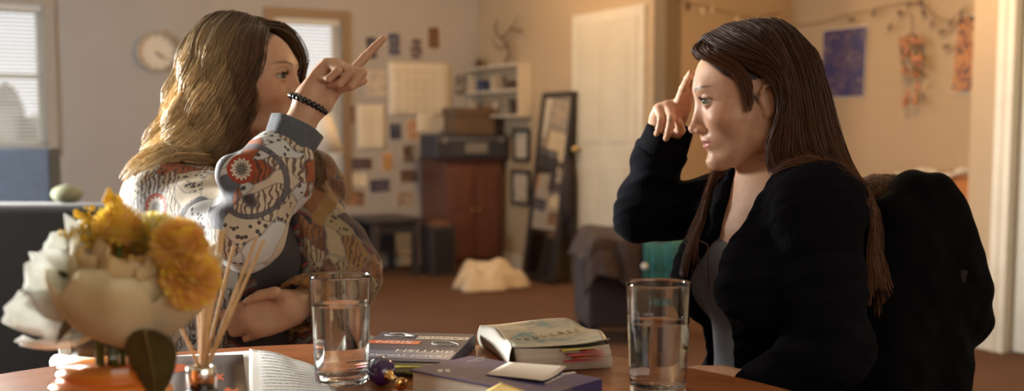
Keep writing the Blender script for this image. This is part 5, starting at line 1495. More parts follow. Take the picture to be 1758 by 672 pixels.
def strand_mesh(name, St, r0, r1, mats, parent, rng, nside=3):
    n, m, _ = St.shape
    T = np.gradient(St, axis=1); T /= np.linalg.norm(T, axis=2, keepdims=True) + 1e-9
    ref = rng.normal(size=(n, 1, 3)); e1 = ref - (ref * T).sum(-1, keepdims=True) * T; e1 /= np.linalg.norm(e1, axis=2, keepdims=True) + 1e-9; e2 = np.cross(T, e1)
    tt = np.linspace(0, 1, m); rad = (r0 + (r1 - r0) * tt ** 2)[None, :, None] * rng.uniform(.7, 1.25, n)[:, None, None]
    V = np.stack([St + rad * (math.cos(a) * e1 + math.sin(a) * e2) for a in np.arange(nside) * 2 * math.pi / nside], 2)   # n,m,side,3
    base = np.arange(n)[:, None, None] * (m * nside) + np.arange(m - 1)[None, :, None] * nside
    k = np.arange(nside)[None, None]; k2 = (k + 1) % nside
    Q = np.stack([base + k, base + k2, base + nside + k2, base + nside + k], -1).reshape(-1, 4)
    tn = np.concatenate(TONES) if TONES and sum(map(len, TONES)) == n else np.ones((n, 2))
    TONES.clear()
    tone = (rng.uniform(.7, 1.2, n) * tn[:, 0])[:, None, None, None]; back = tn[:, 1][:, None, None, None]; tip = tt[None, :, None, None]
    col = np.concatenate([np.broadcast_to(tone, (n, m, nside, 1)), np.broadcast_to(tip, (n, m, nside, 1)), np.broadcast_to(back, (n, m, nside, 1))], -1).reshape(-1, 3)
    return np_mesh(name, V.reshape(-1, 3), Q, mats, parent, col)
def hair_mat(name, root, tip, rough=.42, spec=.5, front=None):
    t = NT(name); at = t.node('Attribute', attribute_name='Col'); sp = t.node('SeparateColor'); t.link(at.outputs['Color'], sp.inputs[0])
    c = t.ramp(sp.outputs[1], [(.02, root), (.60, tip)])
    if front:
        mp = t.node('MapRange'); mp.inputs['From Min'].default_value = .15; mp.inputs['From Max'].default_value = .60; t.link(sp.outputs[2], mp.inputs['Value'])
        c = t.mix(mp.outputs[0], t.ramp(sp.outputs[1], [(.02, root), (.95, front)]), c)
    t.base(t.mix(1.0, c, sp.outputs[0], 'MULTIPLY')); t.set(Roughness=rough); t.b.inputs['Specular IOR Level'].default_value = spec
    return t.m

# ================================================================== person in the black cardigan
rngR = np.random.RandomState(5)
def body_mesh(name, shape, lo, hi, zc, parent, mat, colour, hf=.0021, hc=.006):
    v1, q1_ = surface(shape, (lo[0], lo[1], zc), hi, hf)
    v2, q2_ = surface(shape, lo, (hi[0], hi[1], zc + .012), hc)
    v = np.vstack([v1, v2]); q = np.vstack([q1_, q2_ + len(v1)])
    return np_mesh(name, v, q, mat, parent, colour(v))
def axes_from(f, up):
    u = nrm(up); f = np.asarray(f, float); f = nrm(f - np.dot(f, u) * u); l = np.cross(u, f)
    return np.stack([f, l, u], 1)
def cloth_mat(name, col, var=.25, nscale=30, rough=.85, sheen=.25, bump=.4, bscale=120, rib=None, bdist=.002, spec=.2):
    t = NT(name); v = t.coord((1, 1, 1))
    lo = tuple(c * (1 - var) for c in col); hi = tuple(c * (1 + var) for c in col)
    t.base(t.ramp(t.noise(v, nscale, 4), [(.3, lo), (.7, hi)])); t.set(Roughness=rough); t.b.inputs['Sheen Weight'].default_value = sheen; t.b.inputs['Sheen Roughness'].default_value = .4
    h = t.noise(v, bscale, 4)
    if rib:
        wv = t.node('TexWave'); wv.inputs['Scale'].default_value = rib; wv.inputs['Distortion'].default_value = 1.5; wv.inputs['Detail'].default_value = 2; t.link(v, wv.inputs[0]); h = t.math('ADD', wv.outputs['Fac'], t.math('MULTIPLY', h, .6))
    t.bump(h, bump, bdist); t.b.inputs['Specular IOR Level'].default_value = spec; return t.m
R_root = thing('person', 'person in black cardigan and grey top touching the forehead with one finger', 'person', (.47, 1.87, 0))
R_root_loc = np.array([.47, 1.87, 0])
pit = math.radians(7.5)
ho = P(1305, 179, 1.85); HR = head_axes((-math.cos(pit), .03, -math.sin(pit)))
nb_ = P(1334, 322, 1.85)
shN, shF = P(1405, 366, 1.70), P(1270, 352, 2.0)
pel = np.array([.462, 1.87, .545])
TRm = axes_from((-.934, -.358, 0), nb_ - pel)
elN, wrN = P(1432, 600, 1.64), P(1290, 668, 1.70)
elF, wrF = P(1097, 372, 2.05), P(1137, 232, 2.005)
cfA, cfB = P(1133, 268, 2.01), P(1150, 224, 1.985)
bodyR = Shape(); head_ops(bodyR, ho, HR, nb_)
torso_ops(bodyR, pel, TRm, shN, shF)
bodyR.u(s_cone(shN, elN, .044, .036), .03); bodyR.u(s_cone(elN, wrN, .036, .024), .01)
bodyR.u(s_cone(shF, elF, .044, .036), .03)
dF = nrm((.12, -.76, .63)); tF = (1, .10, -.10)
tips = hand_ops(bodyR, wrF, dF, tF, [(-4, 5, 4, 0), (-2, 8, 6, 0), (68, 84, 30), (74, 84, 30)], [P(1154, 234, 1.97), P(1168, 224, 1.945), P(1165, 208, 1.925)], .92, elF)
hand_ops(bodyR, wrN, (-1, -.1, .05), (0, .3, 1), [(20, 30, 20)] * 4, None, .96, left=True)
def hairlineR(x, y, z):
    xh = np.interp(z, [-.10, -.07, -.045, -.02, .0, .02, .04, .055, .075, .10, .13], [-.2, -.055, -.04, -.02, .016, .030, .046, .066, .082, .082, .07])
    return np.clip((xh - x) / .006 + .5, 0, 1)
SKR = (.62, .37, .245)
body_o = body_mesh('body', bodyR, (.14, 1.52, .46), (.66, 2.14, 1.245), .80, R_root, skin_mat('skin_fair'), lambda v: skin_colour(v, ho, HR, SKR, (.46, .17, .13), (.028, .014, .010), hairlineR))
eye_parts(R_root, ho, HR, ('green', (.10, .13, .07)), .30)
# eyelashes and brow hairs
def lash_parts(root, o, R, col, name, ll=.006):
    m = M(name, col, .6, .1)
    for s in (-1, 1):
        g = G()
        for i in range(15):
            a = (i / 14 - .5) * 1.7; c0 = np.array([.0862 + .0141 * math.cos(a), s * .0315 + .0141 * math.sin(a), .0195])
            d_ = np.array([math.cos(a) * .8, math.sin(a), .35]); pts = [np.asarray(o) + R @ (c0 + d_ * t_ * ll + np.array([0, 0, .0035 * t_ * t_])) for t_ in (0, .5, 1)]
            g.tube(pts, [.0006, .0005, .0002], 4)
        e = mesh_obj('eyelashes', g, m, root); e['kind'] = 'stuff'
        g = G(); rr = random.Random(3)
        for i in range(60):
            u = rr.random(); y = .009 + u * .040; zb = .0335 + .0065 * math.sin(min(1, (y - .008) / .046) * 2.3) + rr.uniform(-.002, .002)
            p0 = np.array([.30, s * y, zb]); # project on brow
            xb = .0985 - (max(0, y - .012)) ** 2 * 14
            p0[0] = xb; p1 = p0 + np.array([-.002 - y * .09, s * .0065, .0012 if u < .6 else -.0014])
            g.tube([np.asarray(o) + R @ p0, np.asarray(o) + R @ ((p0 + p1) / 2 + np.array([.0012, 0, 0])), np.asarray(o) + R @ p1], .00045, 3)
        e = mesh_obj('eyebrow', g, m, root); e['kind'] = 'stuff'
lash_parts(R_root, ho, HR, (.02, .011, .008), 'lash_dark')

# grey top
tl = lambda fn: s_local(fn, pel, TRm)
topR = Shape(); torso_ops(topR, pel, TRm, shN, shF, .006)
topR.sub(tl(lambda Q: -(Q[..., 2] - f32(.335) + (Q[..., 0] - f32(.09)) * f32(.9)) * f32(-.74)) if False else tl(lambda Q: (f32(.358) - Q[..., 2] + (f32(.09) - Q[..., 0]) * f32(.75)) * f32(.8)), .004)
topR.off(folds(.003, 60, 4, (1, 1, .4)))
v, q = surface(topR, (.2, 1.58, .5), (.66, 2.12, 1.0), .0055)
np_mesh('grey_top', v, q, cloth_mat('jersey_grey', (.135, .145, .17), .08, 12, .8, .15, .2, 260), R_root)
# cardigan
m_card = cloth_mat('knit_black', (.0040, .0040, .0068), .25, 24, .95, .0, .25, 120, rib=90, bdist=.0015, spec=.08)
card_ = Shape(); torso_ops(card_, pel, TRm, shN, shF, .019)
card_.u(s_cone(shN, elN, .062, .055), .04); card_.u(s_cone(elN, wrN, .055, .040), .02)
card_.u(s_cone(shF, elF, .056, .047), .04); card_.u(s_cone(elF, cfA, .046, .046), .012)
card_.u(s_cone(nb_ + TRm[:, 0] * -.03, nb_ + np.array([0, 0, -.06]), .066, .075), .03)
card_.off(folds(.006, 38, 8)); card_.off(folds(.0025, 110, 9))
def opening(Q):
    z = Q[..., 2]
    nr = np.interp(z, [0, .30, .36, .42, .50], [.034, .034, .046, .060, .080]).astype(f32)
    fr = np.interp(z, [0, .24, .30, .36, .42, .50], [-.075, -.068, -.045, -.022, -.022, -.060]).astype(f32)
    y = Q[..., 1]
    return np.maximum(np.maximum(y - nr, fr - y), f32(.035) - Q[..., 0]) * f32(.8)
card_.sub(tl(opening), .008)
card_.sub(s_cone(nb_ + np.array([0, 0, -.035]), ho, .058, .058), .008)
dwr = nrm(cfB - cfA)
card_.sub(s_local(lambda Q: -Q[..., 2], wrF - dwr * .026, axes_from((1, 0, 0), dwr)) if False else s_local(lambda Q: np.maximum(f32(0.0) - Q[..., 2], np.sqrt((Q ** 2).sum(-1)) - f32(.16)), cfA + dwr * .018, axes_from((1, 0, 0), dwr)), .004)
card_.sub(s_cone(cfA - dwr * .02, cfB + dwr * .1, .036, .038), .004)
v, q = surface(card_, (.12, 1.52, .50), (.68, 2.14, 1.06), .0038)
np_mesh('cardigan', v, q, m_card, R_root)
# ribbed cuff
def cuff(parent, c, d, r0, r1, L, mat, n=40, ribs=18, depth=.0012, name='cuff', thick=.004):
    d = nrm(d); e1 = nrm(np.cross(d, [0.2, 1, .1])); e2 = np.cross(d, e1); g = G(); v = []
    prof = [(0, 0), (0, .2), (0, .4), (0, .6), (0, .8), (0, 1), (-thick * .6, 1.03), (-thick, 1), (-thick, 0)]
    for o_, t_ in prof:
        for k in range(n * 2):
            an = math.pi * k / n; r = r0 + (r1 - r0) * t_ + o_ + depth * math.sin(ribs * 2 * an / 2 * 2)
            v.append(np.asarray(c) + d * L * t_ + r * (math.cos(an) * e1 + math.sin(an) * e2))
    m_ = 2 * n; f = [(i * m_ + k, i * m_ + (k + 1) % m_, (i + 1) * m_ + (k + 1) % m_, (i + 1) * m_ + k) for i in range(len(prof) - 1) for k in range(m_)]
    g.add(v, f, 0, True); return mesh_obj(name, g, mat, parent)
cuff(R_root, cfA - dwr * .002, dwr, .0465, .0415, float(np.linalg.norm(cfB - cfA)) + .006, m_card)
# trousers and shoes
def trousers(root, pel, TR, kneeL, kneeR, footL, footR, mat, lo, hi, name='jeans'):
    s_ = Shape(); s_.u(s_ell(pel + TR @ np.array([-.01, 0, .0]), (.128, .175, .12), TR), .03)
    for sd, kn, ft in ((1, kneeL, footL), (-1, kneeR, footR)):
        hip = pel + TR @ np.array([.02, sd * .085, -.02]); s_.u(s_cone(hip, kn, .085, .062), .05); s_.u(s_cone(kn, ft, .062, .045), .02)
    s_.off(folds(.005, 40, 3))
    s_.sub(lambda Pn: f32(.08) - Pn[..., 2] if False else Pn[..., 2] - f32(.085), .003)
    v, q = surface(s_, lo, hi, .009); np_mesh(name, v, q, mat, root)
    for ft in (footL, footR):
        sh_ = Shape(); f = TR[:, 0] * np.array([1, 1, 0]); f = nrm(f); b = np.array([ft[0], ft[1], 0])
        sh_.u(s_cone(b + np.array([0, 0, .045]), b + f * .12 + np.array([0, 0, .038]), .042, .036), .02); sh_.u(s_cone(b + np.array([0, 0, .05]), b + np.array([0, 0, .10]), .042, .046), .02)
        sh_.inter(lambda Pn: f32(.002) - Pn[..., 2], .004)
        v, q = surface(sh_, b + np.array([-.22, -.22, -.01]), b + np.array([.22, .22, .17]), .006); np_mesh('shoe', v, q, M('shoe_black', (.02, .018, .018), .5, .1), root)
m_jean = cloth_mat('denim_dark', (.018, .024, .042), .25, 60, .85, .1, .4, 300)
kn1 = pel + np.array([-.36, -.14, -.03]); kn2 = pel + np.array([-.38, .06, -.03])
trousers(R_root, pel, TRm, kn1, kn2, kn1 * [1, 1, 0] + [.03, 0, .1], kn2 * [1, 1, 0] + [.05, 0, .1], m_jean, (-.03, 1.5, .06), (.68, 2.12, .70))
# hair
def K(*pts): return np.array([P(x, y, Y) for x, y, Y in pts])
hA = [K((1216, 64, 1.84), (1190, 86, 1.828), (1208, 100, 1.80), (1246, 116, 1.785), (1266, 140, 1.78), (1276, 170, 1.778), (1282, 200, 1.778)),
      K((1245, 54, 1.845), (1230, 82, 1.80), (1262, 108, 1.778), (1282, 130, 1.772), (1290, 150, 1.768), (1292, 170, 1.770), (1290, 190, 1.772))]
hB = [K((1208, 66, 1.85), (1226, 80, 1.805), (1278, 102, 1.772), (1322, 114, 1.765), (1346, 150, 1.756), (1340, 210, 1.758), (1320, 256, 1.765), (1326, 292, 1.755), (1368, 318, 1.72), (1430, 338, 1.69), (1474, 405, 1.67), (1492, 530, 1.665)),
      K((1248, 46, 1.85), (1272, 60, 1.80), (1318, 90, 1.768), (1348, 130, 1.755), (1356, 180, 1.754), (1350, 240, 1.758), (1350, 284, 1.752), (1394, 312, 1.73), (1455, 334, 1.70), (1490, 400, 1.675), (1508, 500, 1.67)),
      K((1290, 38, 1.85), (1320, 54, 1.79), (1348, 105, 1.762), (1364, 165, 1.756), (1372, 230, 1.758), (1384, 282, 1.755), (1428, 314, 1.74), (1482, 366, 1.71), (1512, 440, 1.69), (1534, 500, 1.69)),
      K((1324, 36, 1.85), (1360, 60, 1.80), (1388, 125, 1.775), (1402, 195, 1.775), (1416, 256, 1.772), (1448, 306, 1.76), (1490, 366, 1.74), (1504, 470, 1.73), (1498, 570, 1.73)),
      K((1342, 40, 1.86), (1386, 78, 1.83), (1412, 140, 1.82), (1428, 200, 1.82), (1444, 255, 1.815), (1470, 308, 1.80), (1500, 358, 1.78), (1510, 430, 1.77), (1498, 560, 1.77))]
hF = [K((1218, 60, 1.855), (1190, 86, 1.868), (1206, 104, 1.90), (1246, 128, 1.925), (1262, 170, 1.935), (1258, 230, 1.93), (1230, 288, 1.91), (1212, 340, 1.88), (1196, 400, 1.86), (1166, 476, 1.845)),
      K((1270, 48, 1.855), (1275, 76, 1.905), (1290, 120, 1.93), (1292, 180, 1.94), (1280, 245, 1.93), (1258, 300, 1.91), (1236, 352, 1.88), (1212, 412, 1.86), (1188, 476, 1.85)),
      K((1310, 42, 1.855), (1335, 70, 1.915), (1350, 130, 1.935), (1355, 200, 1.935), (1375, 280, 1.935), (1420, 330, 1.96), (1450, 420, 1.97), (1460, 500, 1.97)),
      K((1340, 42, 1.86), (1380, 82, 1.88), (1404, 142, 1.89), (1418, 205, 1.89), (1434, 260, 1.88), (1462, 312, 1.87), (1490, 360, 1.86), (1500, 440, 1.86), (1490, 540, 1.86))]
coll = Shape(); head_ops(coll, ho, HR, nb_); coll.ops = coll.ops[:7]
LCc = lambda c: s_local(c, ho, HR)
coll.u(s_cone(ho + HR @ np.array([-.02, 0, -.035]), nb_, .052, .055), .02)
for op in card_.ops[:10]:
    if op[0] == 'u': coll.u(op[1], op[2])
stA = strands_from(hA, 420, rngR, npts=16, thick=.005, len_jit=.35, frizz=.0005)
stB = strands_from(hB, 3300, rngR, npts=16, thick=.011, len_jit=.35, frizz=.0008, clump=7)
stF = strands_from(hF, 1500, rngR, npts=16, thick=.010, len_jit=.30, frizz=.0008, clump=8)
def prep(st, collide, rng, base=.003, lay=.007):
    mg = base + rng.uniform(0, lay, st.shape[0])[:, None] * np.clip(np.linspace(0, 1, st.shape[1]) * 4, .35, 1)[None]
    return push_out(st, collide, mg)
hC = [K((1230, 72, 1.825), (1262, 98, 1.782), (1290, 118, 1.768), (1316, 132, 1.760), (1332, 162, 1.757), (1331, 215, 1.760), (1321, 262, 1.765)),
      K((1240, 58, 1.84), (1280, 92, 1.775), (1310, 108, 1.766), (1336, 138, 1.758), (1344, 185, 1.757), (1338, 235, 1.759), (1326, 275, 1.76))]
stF2 = strands_from(hF[:2], 600, rngR, npts=16, thick=.006, len_jit=.25, frizz=.001, clump=6)
stC = strands_from(hC, 520, rngR, npts=16, thick=.004, len_jit=.2, frizz=.0006, clump=7)
allR = np.concatenate([prep(stA, coll.ev, rngR, .002, .006), prep(stB, coll.ev, rngR), prep(stF, coll.ev, rngR), prep(stF2, coll.ev, rngR), prep(stC, coll.ev, rngR, .004, .006)])
m_hairR = hair_mat('hair_dark_brown', (.036, .0140, .0080), (.115, .044, .018), .45, .32)
hr_ = strand_mesh('hair', allR, .00062, .00028, m_hairR, R_root, rngR)
und = np.concatenate([prep(strands_from(hB, 260, rngR, thick=.004, len_jit=.45, frizz=.0003), coll.ev, rngR, .001, .003), prep(strands_from(hF, 160, rngR, thick=.004, len_jit=.4, frizz=.0003), coll.ev, rngR, .001, .003)])
strand_mesh('under_hair', und, .0042, .0012, m_hairR, R_root, rngR, 4)
def settle(root):
    "children were modelled in world space: cancel the root's own placement"
    inv = Matrix.Translation(Vector(root.location)).inverted()
    for c_ in root.children: c_.matrix_parent_inverse = inv
settle(R_root)

# ================================================================== person in the patterned kimono jacket
rngL = np.random.RandomState(11)
L_root = thing('person', 'person in patterned kimono jacket pointing upward with the index finger', 'person', (-.52, 2.07, 0))
pit = math.radians(8); yaw = math.radians(9)
hoL = P(417, 160, 2.05); HL = head_axes((math.cos(yaw) * math.cos(pit), -math.sin(yaw) * math.cos(pit), math.sin(pit)))
nbL = P(404, 300, 2.07)
sN, sFr = P(300, 342, 1.93), P(520, 318, 2.19)          # near (right) and far (left) shoulders
pelL = np.array([-.535, 2.10, .545])
TL = axes_from((.72, -.69, 0), nbL - pelL)
eN, wN = P(425, 398, 1.72), P(527, 182, 1.785)
eFr, wFr = P(598, 480, 2.10), P(510, 527, 1.90)
bodyL = Shape(); head_ops(bodyL, hoL, HL, nbL)
torso_ops(bodyL, pelL, TL, sFr, sN)
bodyL.u(s_cone(sN, eN, .044, .037), .03); bodyL.u(s_cone(sFr, eFr, .044, .037), .03)
dN = nrm((.63, .14, .76)); ph_ = math.radians(44)
n0 = np.cross([0, 1, 0], dN); tN = np.array([0, 1, 0]) * math.cos(ph_) + n0 * math.sin(ph_)
nN = np.cross(nrm(tN - np.dot(tN, dN) * dN), dN)
tipsN = hand_ops(bodyL, wN, dN, tN, [(0, 4, 3, 2), (72, 104, 55), (80, 104, 55), (86, 104, 55)], [P(572, 152, 1.825), P(602, 146, 1.83), P(624, 138, 1.835)], .94, eN)
dW = nrm((-.86, -.46, -.20)); tW = (-.10, .35, 1)
hand_ops(bodyL, wFr, dW, tW, [(38, 60, 40), (44, 64, 40), (50, 66, 40), (56, 66, 40)], [P(472, 503, 1.85), P(446, 508, 1.85), P(424, 518, 1.85)], 1.0, eFr, left=True)
def hairlineL(x, y, z):
    xh = np.interp(z, [-.10, -.07, -.045, -.02, .0, .02, .04, .055, .075, .10, .13], [-.2, -.055, -.04, -.02, .010, .026, .042, .060, .078, .080, .07])
    return np.clip((xh - x) / .006 + .5, 0, 1)
body_mesh('body', bodyL, (-.76, 1.62, .46), (-.17, 2.32, 1.30), .86, L_root, skin_mat('skin_warm'), lambda v: skin_colour(v, hoL, HL, (.58, .35, .23), (.42, .17, .13), (.05, .027, .014), hairlineL))
eye_parts(L_root, hoL, HL, ('brown', (.05, .028, .015)), -.38)
lash_parts(L_root, hoL, HL, (.025, .014, .010), 'lash_brown', .0045)
# earring
er = hoL + HL @ np.array([.006, -.078, -.040]); g = G(); g.sphere(er, (.004, .004, .007), 12, 8); mesh_obj('earring', g, M('case_metal', 0), L_root)

# t-shirt
tlL = lambda fn: s_local(fn, pelL, TL)
shirt = Shape(); torso_ops(shirt, pelL, TL, sFr, sN, .006)
shirt.sub(tlL(lambda Q: (f32(.40) - Q[..., 2] + (f32(.06) - Q[..., 0]) * f32(.6)) * f32(.8)), .004); shirt.off(folds(.003, 55, 14))
v, q = surface(shirt, (-.76, 1.75, .5), (-.25, 2.35, 1.05), .006)
np_mesh('t_shirt', v, q, cloth_mat('jersey_charcoal', (.065, .058, .058), .1, 14, .85, .15, .2, 240), L_root)

# patterned jacket
def kimono_mat(name, shift=(0, 0, 0)):
    t = NT(name); v = t.coord((1, 1, 1)); geo_x = t.node('SeparateXYZ'); t.link(v, geo_x.inputs[0])
    wv = t.node('TexNoise'); wv.inputs['Scale'].default_value = 7; t.link(v, wv.inputs['Vector'])
    warp = t.mix(.18, v, wv.outputs['Color'], 'ADD')
    vo = t.node('TexVoronoi'); vo.inputs['Scale'].default_value = 19; t.link(warp, vo.inputs['Vector'])
    sp = t.node('SeparateColor'); t.link(vo.outputs['Color'], sp.inputs[0])
    CR, PB, TE, CH, MU, DB, RU = (.62, .55, .42), (.62, .66, .66), (.36, .10, .035), (.045, .042, .05), (.30, .17, .05), (.12, .15, .20), (.14, .03, .03)
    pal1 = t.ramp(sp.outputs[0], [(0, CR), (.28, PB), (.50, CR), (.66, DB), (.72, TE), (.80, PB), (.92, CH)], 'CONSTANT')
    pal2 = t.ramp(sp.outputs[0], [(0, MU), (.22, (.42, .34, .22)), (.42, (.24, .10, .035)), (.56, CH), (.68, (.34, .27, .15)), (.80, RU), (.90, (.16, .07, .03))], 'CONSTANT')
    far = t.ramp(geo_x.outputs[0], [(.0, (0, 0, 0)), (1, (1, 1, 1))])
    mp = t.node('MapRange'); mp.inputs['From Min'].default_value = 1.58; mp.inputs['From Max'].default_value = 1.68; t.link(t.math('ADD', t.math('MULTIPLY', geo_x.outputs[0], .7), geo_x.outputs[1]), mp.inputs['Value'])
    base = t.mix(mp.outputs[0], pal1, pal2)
    # wavy stripes in some cells
    w1 = t.node('TexWave'); w1.inputs['Scale'].default_value = 38; w1.inputs['Distortion'].default_value = 7; w1.inputs['Detail'].default_value = 2; w1.inputs['Detail Scale'].default_value = 1.5; t.link(v, w1.inputs['Vector'])
    st = t.math('MULTIPLY', t.math('GREATER_THAN', w1.outputs['Fac'], .62), t.math('GREATER_THAN', sp.outputs[1], .62))
    base = t.mix(t.math('MULTIPLY', st, .85), base, (.10, .05, .04))
    # dark speckles (animal print) in other cells
    v2 = t.node('TexVoronoi'); v2.inputs['Scale'].default_value = 95; t.link(v, v2.inputs['Vector'])
    sk = t.math('MULTIPLY', t.math('LESS_THAN', v2.outputs['Distance'], .34), t.math('LESS_THAN', sp.outputs[1], .26))
    base = t.mix(t.math('MULTIPLY', sk, .9), base, (.035, .03, .035))
    # outlines between patches
    ve = t.node('TexVoronoi', feature='DISTANCE_TO_EDGE'); ve.inputs['Scale'].default_value = 19; t.link(warp, ve.inputs['Vector'])
    base = t.mix(t.math('MULTIPLY', t.math('LESS_THAN', ve.outputs['Distance'], .03), .5), base, (.13, .14, .16))
    # medallions: red ring with pale spokes
    for (px, py, Y, r, ymax) in ((411, 291, 1.675, .0225, 1.80), (292, 352, 1.885, .024, 1.97)):
        c = P(px, py, Y)
        df_ = t.node('VectorMath', operation='SUBTRACT'); t.link(v, df_.inputs[0]); df_.inputs[1].default_value = tuple(c)
        s2 = t.node('SeparateXYZ'); t.link(df_.outputs[0], s2.inputs[0])
        rad = t.math('SQRT', t.math('ADD', t.math('MULTIPLY', s2.outputs[0], s2.outputs[0]), t.math('MULTIPLY', s2.outputs[2], s2.outputs[2])))
        ang = t.math('ARCTAN2', s2.outputs[2], s2.outputs[0])
        wave = t.math('MULTIPLY', t.math('SINE', t.math('MULTIPLY', ang, 13)), .0020)
        near = t.math('LESS_THAN', geo_x.outputs[1], ymax)
        rg = t.ramp(t.math('DIVIDE', t.math('ADD', rad, wave), r), [(0, (.19, .18, .17)), (.42, (.70, .66, .58)), (.70, (.40, .07, .032)), (.99, (.40, .07, .032))], 'CONSTANT')
        base = t.mix(t.math('MULTIPLY', near, t.math('LESS_THAN', rad, r)), base, rg)
    for (px, py, Y, r) in ((428, 312, 1.675, .053),):
        c = P(px, py, Y); df_ = t.node('VectorMath', operation='SUBTRACT'); t.link(v, df_.inputs[0]); df_.inputs[1].default_value = tuple(c)
        s2 = t.node('SeparateXYZ'); t.link(df_.outputs[0], s2.inputs[0])
        rad = t.math('SQRT', t.math('ADD', t.math('MULTIPLY', s2.outputs[0], s2.outputs[0]), t.math('MULTIPLY', s2.outputs[2], s2.outputs[2])))
        band = t.math('MULTIPLY', t.math('LESS_THAN', geo_x.outputs[1], 1.80), t.math('LESS_THAN', t.math('ABSOLUTE', t.math('SUBTRACT', rad, r)), .0040))
        base = t.mix(t.math('MULTIPLY', band, .92), base, (.10, .10, .12))
    t.base(base); t.set(Roughness=.75); t.b.inputs['Sheen Weight'].default_value = .1
    t.bump(t.noise(v, 350, 2), .15, .0008)
    tl_ = t.node('BsdfTranslucent'); t.link(base, tl_.inputs[0]); mx = t.node('MixShader'); mx.inputs[0].default_value = .12
    t.link(t.b.outputs[0], mx.inputs[1]); t.link(tl_.outputs[0], mx.inputs[2]); t.link(mx.outputs[0], t.out.inputs[0]); return t.m
m_kim = kimono_mat('kimono_print')
kim = Shape(); torso_ops(kim, pelL, TL, sFr, sN, .024)
dWr = nrm(wN - eN)
kim.u(s_cone(sN, eN, .070, .060), .05)
kim.u(s_cone(eN, eN + (wN - eN) * .45, .056, .059), .02); kim.u(s_cone(eN + (wN - eN) * .45, eN + (wN - eN) * .74, .058, .038), .02)
kim.u(s_ell(P(392, 300, 1.72), (.022, .03, .03)), .03)
kim.u(s_cone(sFr, eFr, .058, .058), .045); kim.u(s_cone(eFr, eFr + (wFr - eFr) * .85, .056, .050), .03)
kim.u(s_ell(pelL + TL @ np.array([-.04, .0, .30]), (.12, .19, .17), TL), .05)
kim.u(s_cone(P(260, 360, 1.97), P(268, 560, 1.99), .045, .06), .05)
kim.off(folds(.008, 34, 18, (1, 1, .6))); kim.off(folds(.0028, 95, 19))
def opening2(Q):
    z = Q[..., 2]; w = np.interp(z, [0, .25, .36, .42, .50], [.060, .058, .058, .066, .085]).astype(f32)
    return np.maximum(np.abs(Q[..., 1]) - w, f32(.03) - Q[..., 0]) * f32(.8)
kim.sub(tlL(opening2), .008)
kim.sub(s_cone(nbL + np.array([0, 0, -.03]), hoL, .062, .062), .008)
kim.sub(s_local(lambda Q: np.maximum(f32(0) - Q[..., 2], np.sqrt((Q ** 2).sum(-1)) - f32(.15)), eN + (wN - eN) * .70, axes_from((1, 0, 0), dWr)), .004)
kim.sub(s_cone(eN + (wN - eN) * .6, wN + dWr * .1, .030, .034), .004)
dWf = nrm(wFr - eFr)
kim.sub(s_local(lambda Q: np.maximum(f32(0) - Q[..., 2], np.sqrt((Q ** 2).sum(-1)) - f32(.08)), eFr + (wFr - eFr) * .88, axes_from((1, 0, 0), dWf)), .004)
kim.sub(s_cone(eFr + (wFr - eFr) * .7, wFr + dWf * .1, .036, .040), .004)
v, q = surface(kim, (-.80, 1.60, .50), (-.17, 2.34, 1.10), .0038)
np_mesh('kimono_jacket', v, q, m_kim, L_root)
# turned back slate cuff, brown cuff, bracelet
m_slate = cloth_mat('cuff_slate', (.10, .115, .135), .12, 30, .8, .2, .3, 260)
cuff(L_root, eN + (wN - eN) * .64, dWr, .0385, .0440, .044, m_slate, ribs=3, depth=.0012, thick=.007)
cuff(L_root, eFr + (wFr - eFr) * .78, dWf, .049, .046, .05, cloth_mat('cuff_brown', (.20, .10, .035), .5, 90, .85, .1, .5, 150), ribs=8, depth=.0015, thick=.006)
bcn = wN + dWr * .004; bx1 = nrm(np.cross(dN, [0, 1, 0])); bx2 = np.cross(dN, bx1)
tilt_ = nrm(dN + .25 * bx1); bx1 = nrm(bx1 - np.dot(bx1, tilt_) * tilt_); bx2 = np.cross(tilt_, bx1)
br_m = M('bead_black', (.012, .010, .012), .18, .1, coat=.5)
for k in range(22):
    a = k * 2 * math.pi / 22; c = bcn + .0295 * (math.cos(a) * bx1 + math.sin(a) * bx2)
    g = G(); g.sphere((0, 0, 0), .0056, 10, 7); o = mesh_obj('bracelet_bead', g, br_m, L_root, tuple(c))
# scarf hanging down both sides of the opening
m_scarf = NT('scarf_print'); v = m_scarf.coord((1, 1, 1)); wv = m_scarf.node('TexWave', bands_direction='Z'); wv.inputs['Scale'].default_value = 8; wv.inputs['Distortion'].default_value = 9; wv.inputs['Detail'].default_value = 3; m_scarf.link(v, wv.inputs['Vector'])
m_scarf.base(m_scarf.ramp(wv.outputs['Fac'], [(0, (.03, .025, .03)), (.3, (.11, .025, .022)), (.5, (.28, .06, .025)), (.66, (.035, .03, .04)), (.85, (.18, .15, .12))], 'CONSTANT')); m_scarf.set(Roughness=.85); m_scarf = m_scarf.m
sc_ = Shape()
for sd in (1, -1):
    pts = [pelL + TL @ np.array(p) for p in ((-.03, sd * .055, .475), (.055, sd * .072, .43), (.105, sd * .072, .36), (.145, sd * .070, .28), (.130, sd * .068, .18), (.125, sd * .068, .08))]
    for a, b in zip(pts[:-1], pts[1:]):
        sc_.u(s_cone(a, b, .020, .020), .012)
sc_.u(s_cone(pelL + TL @ np.array([-.03, .055, .475]), pelL + TL @ np.array([-.03, -.055, .475]), .02, .02), .02)
sc_.off(folds(.006, 80, 31, (1, 1, .1)))
v, q = surface(sc_, (-.75, 1.75, .55), (-.25, 2.3, 1.08), .0036); np_mesh('scarf', v, q, m_scarf, L_root)
k1 = pelL + np.array([.28, -.30, -.02]); k2 = pelL + np.array([.40, -.14, -.02])
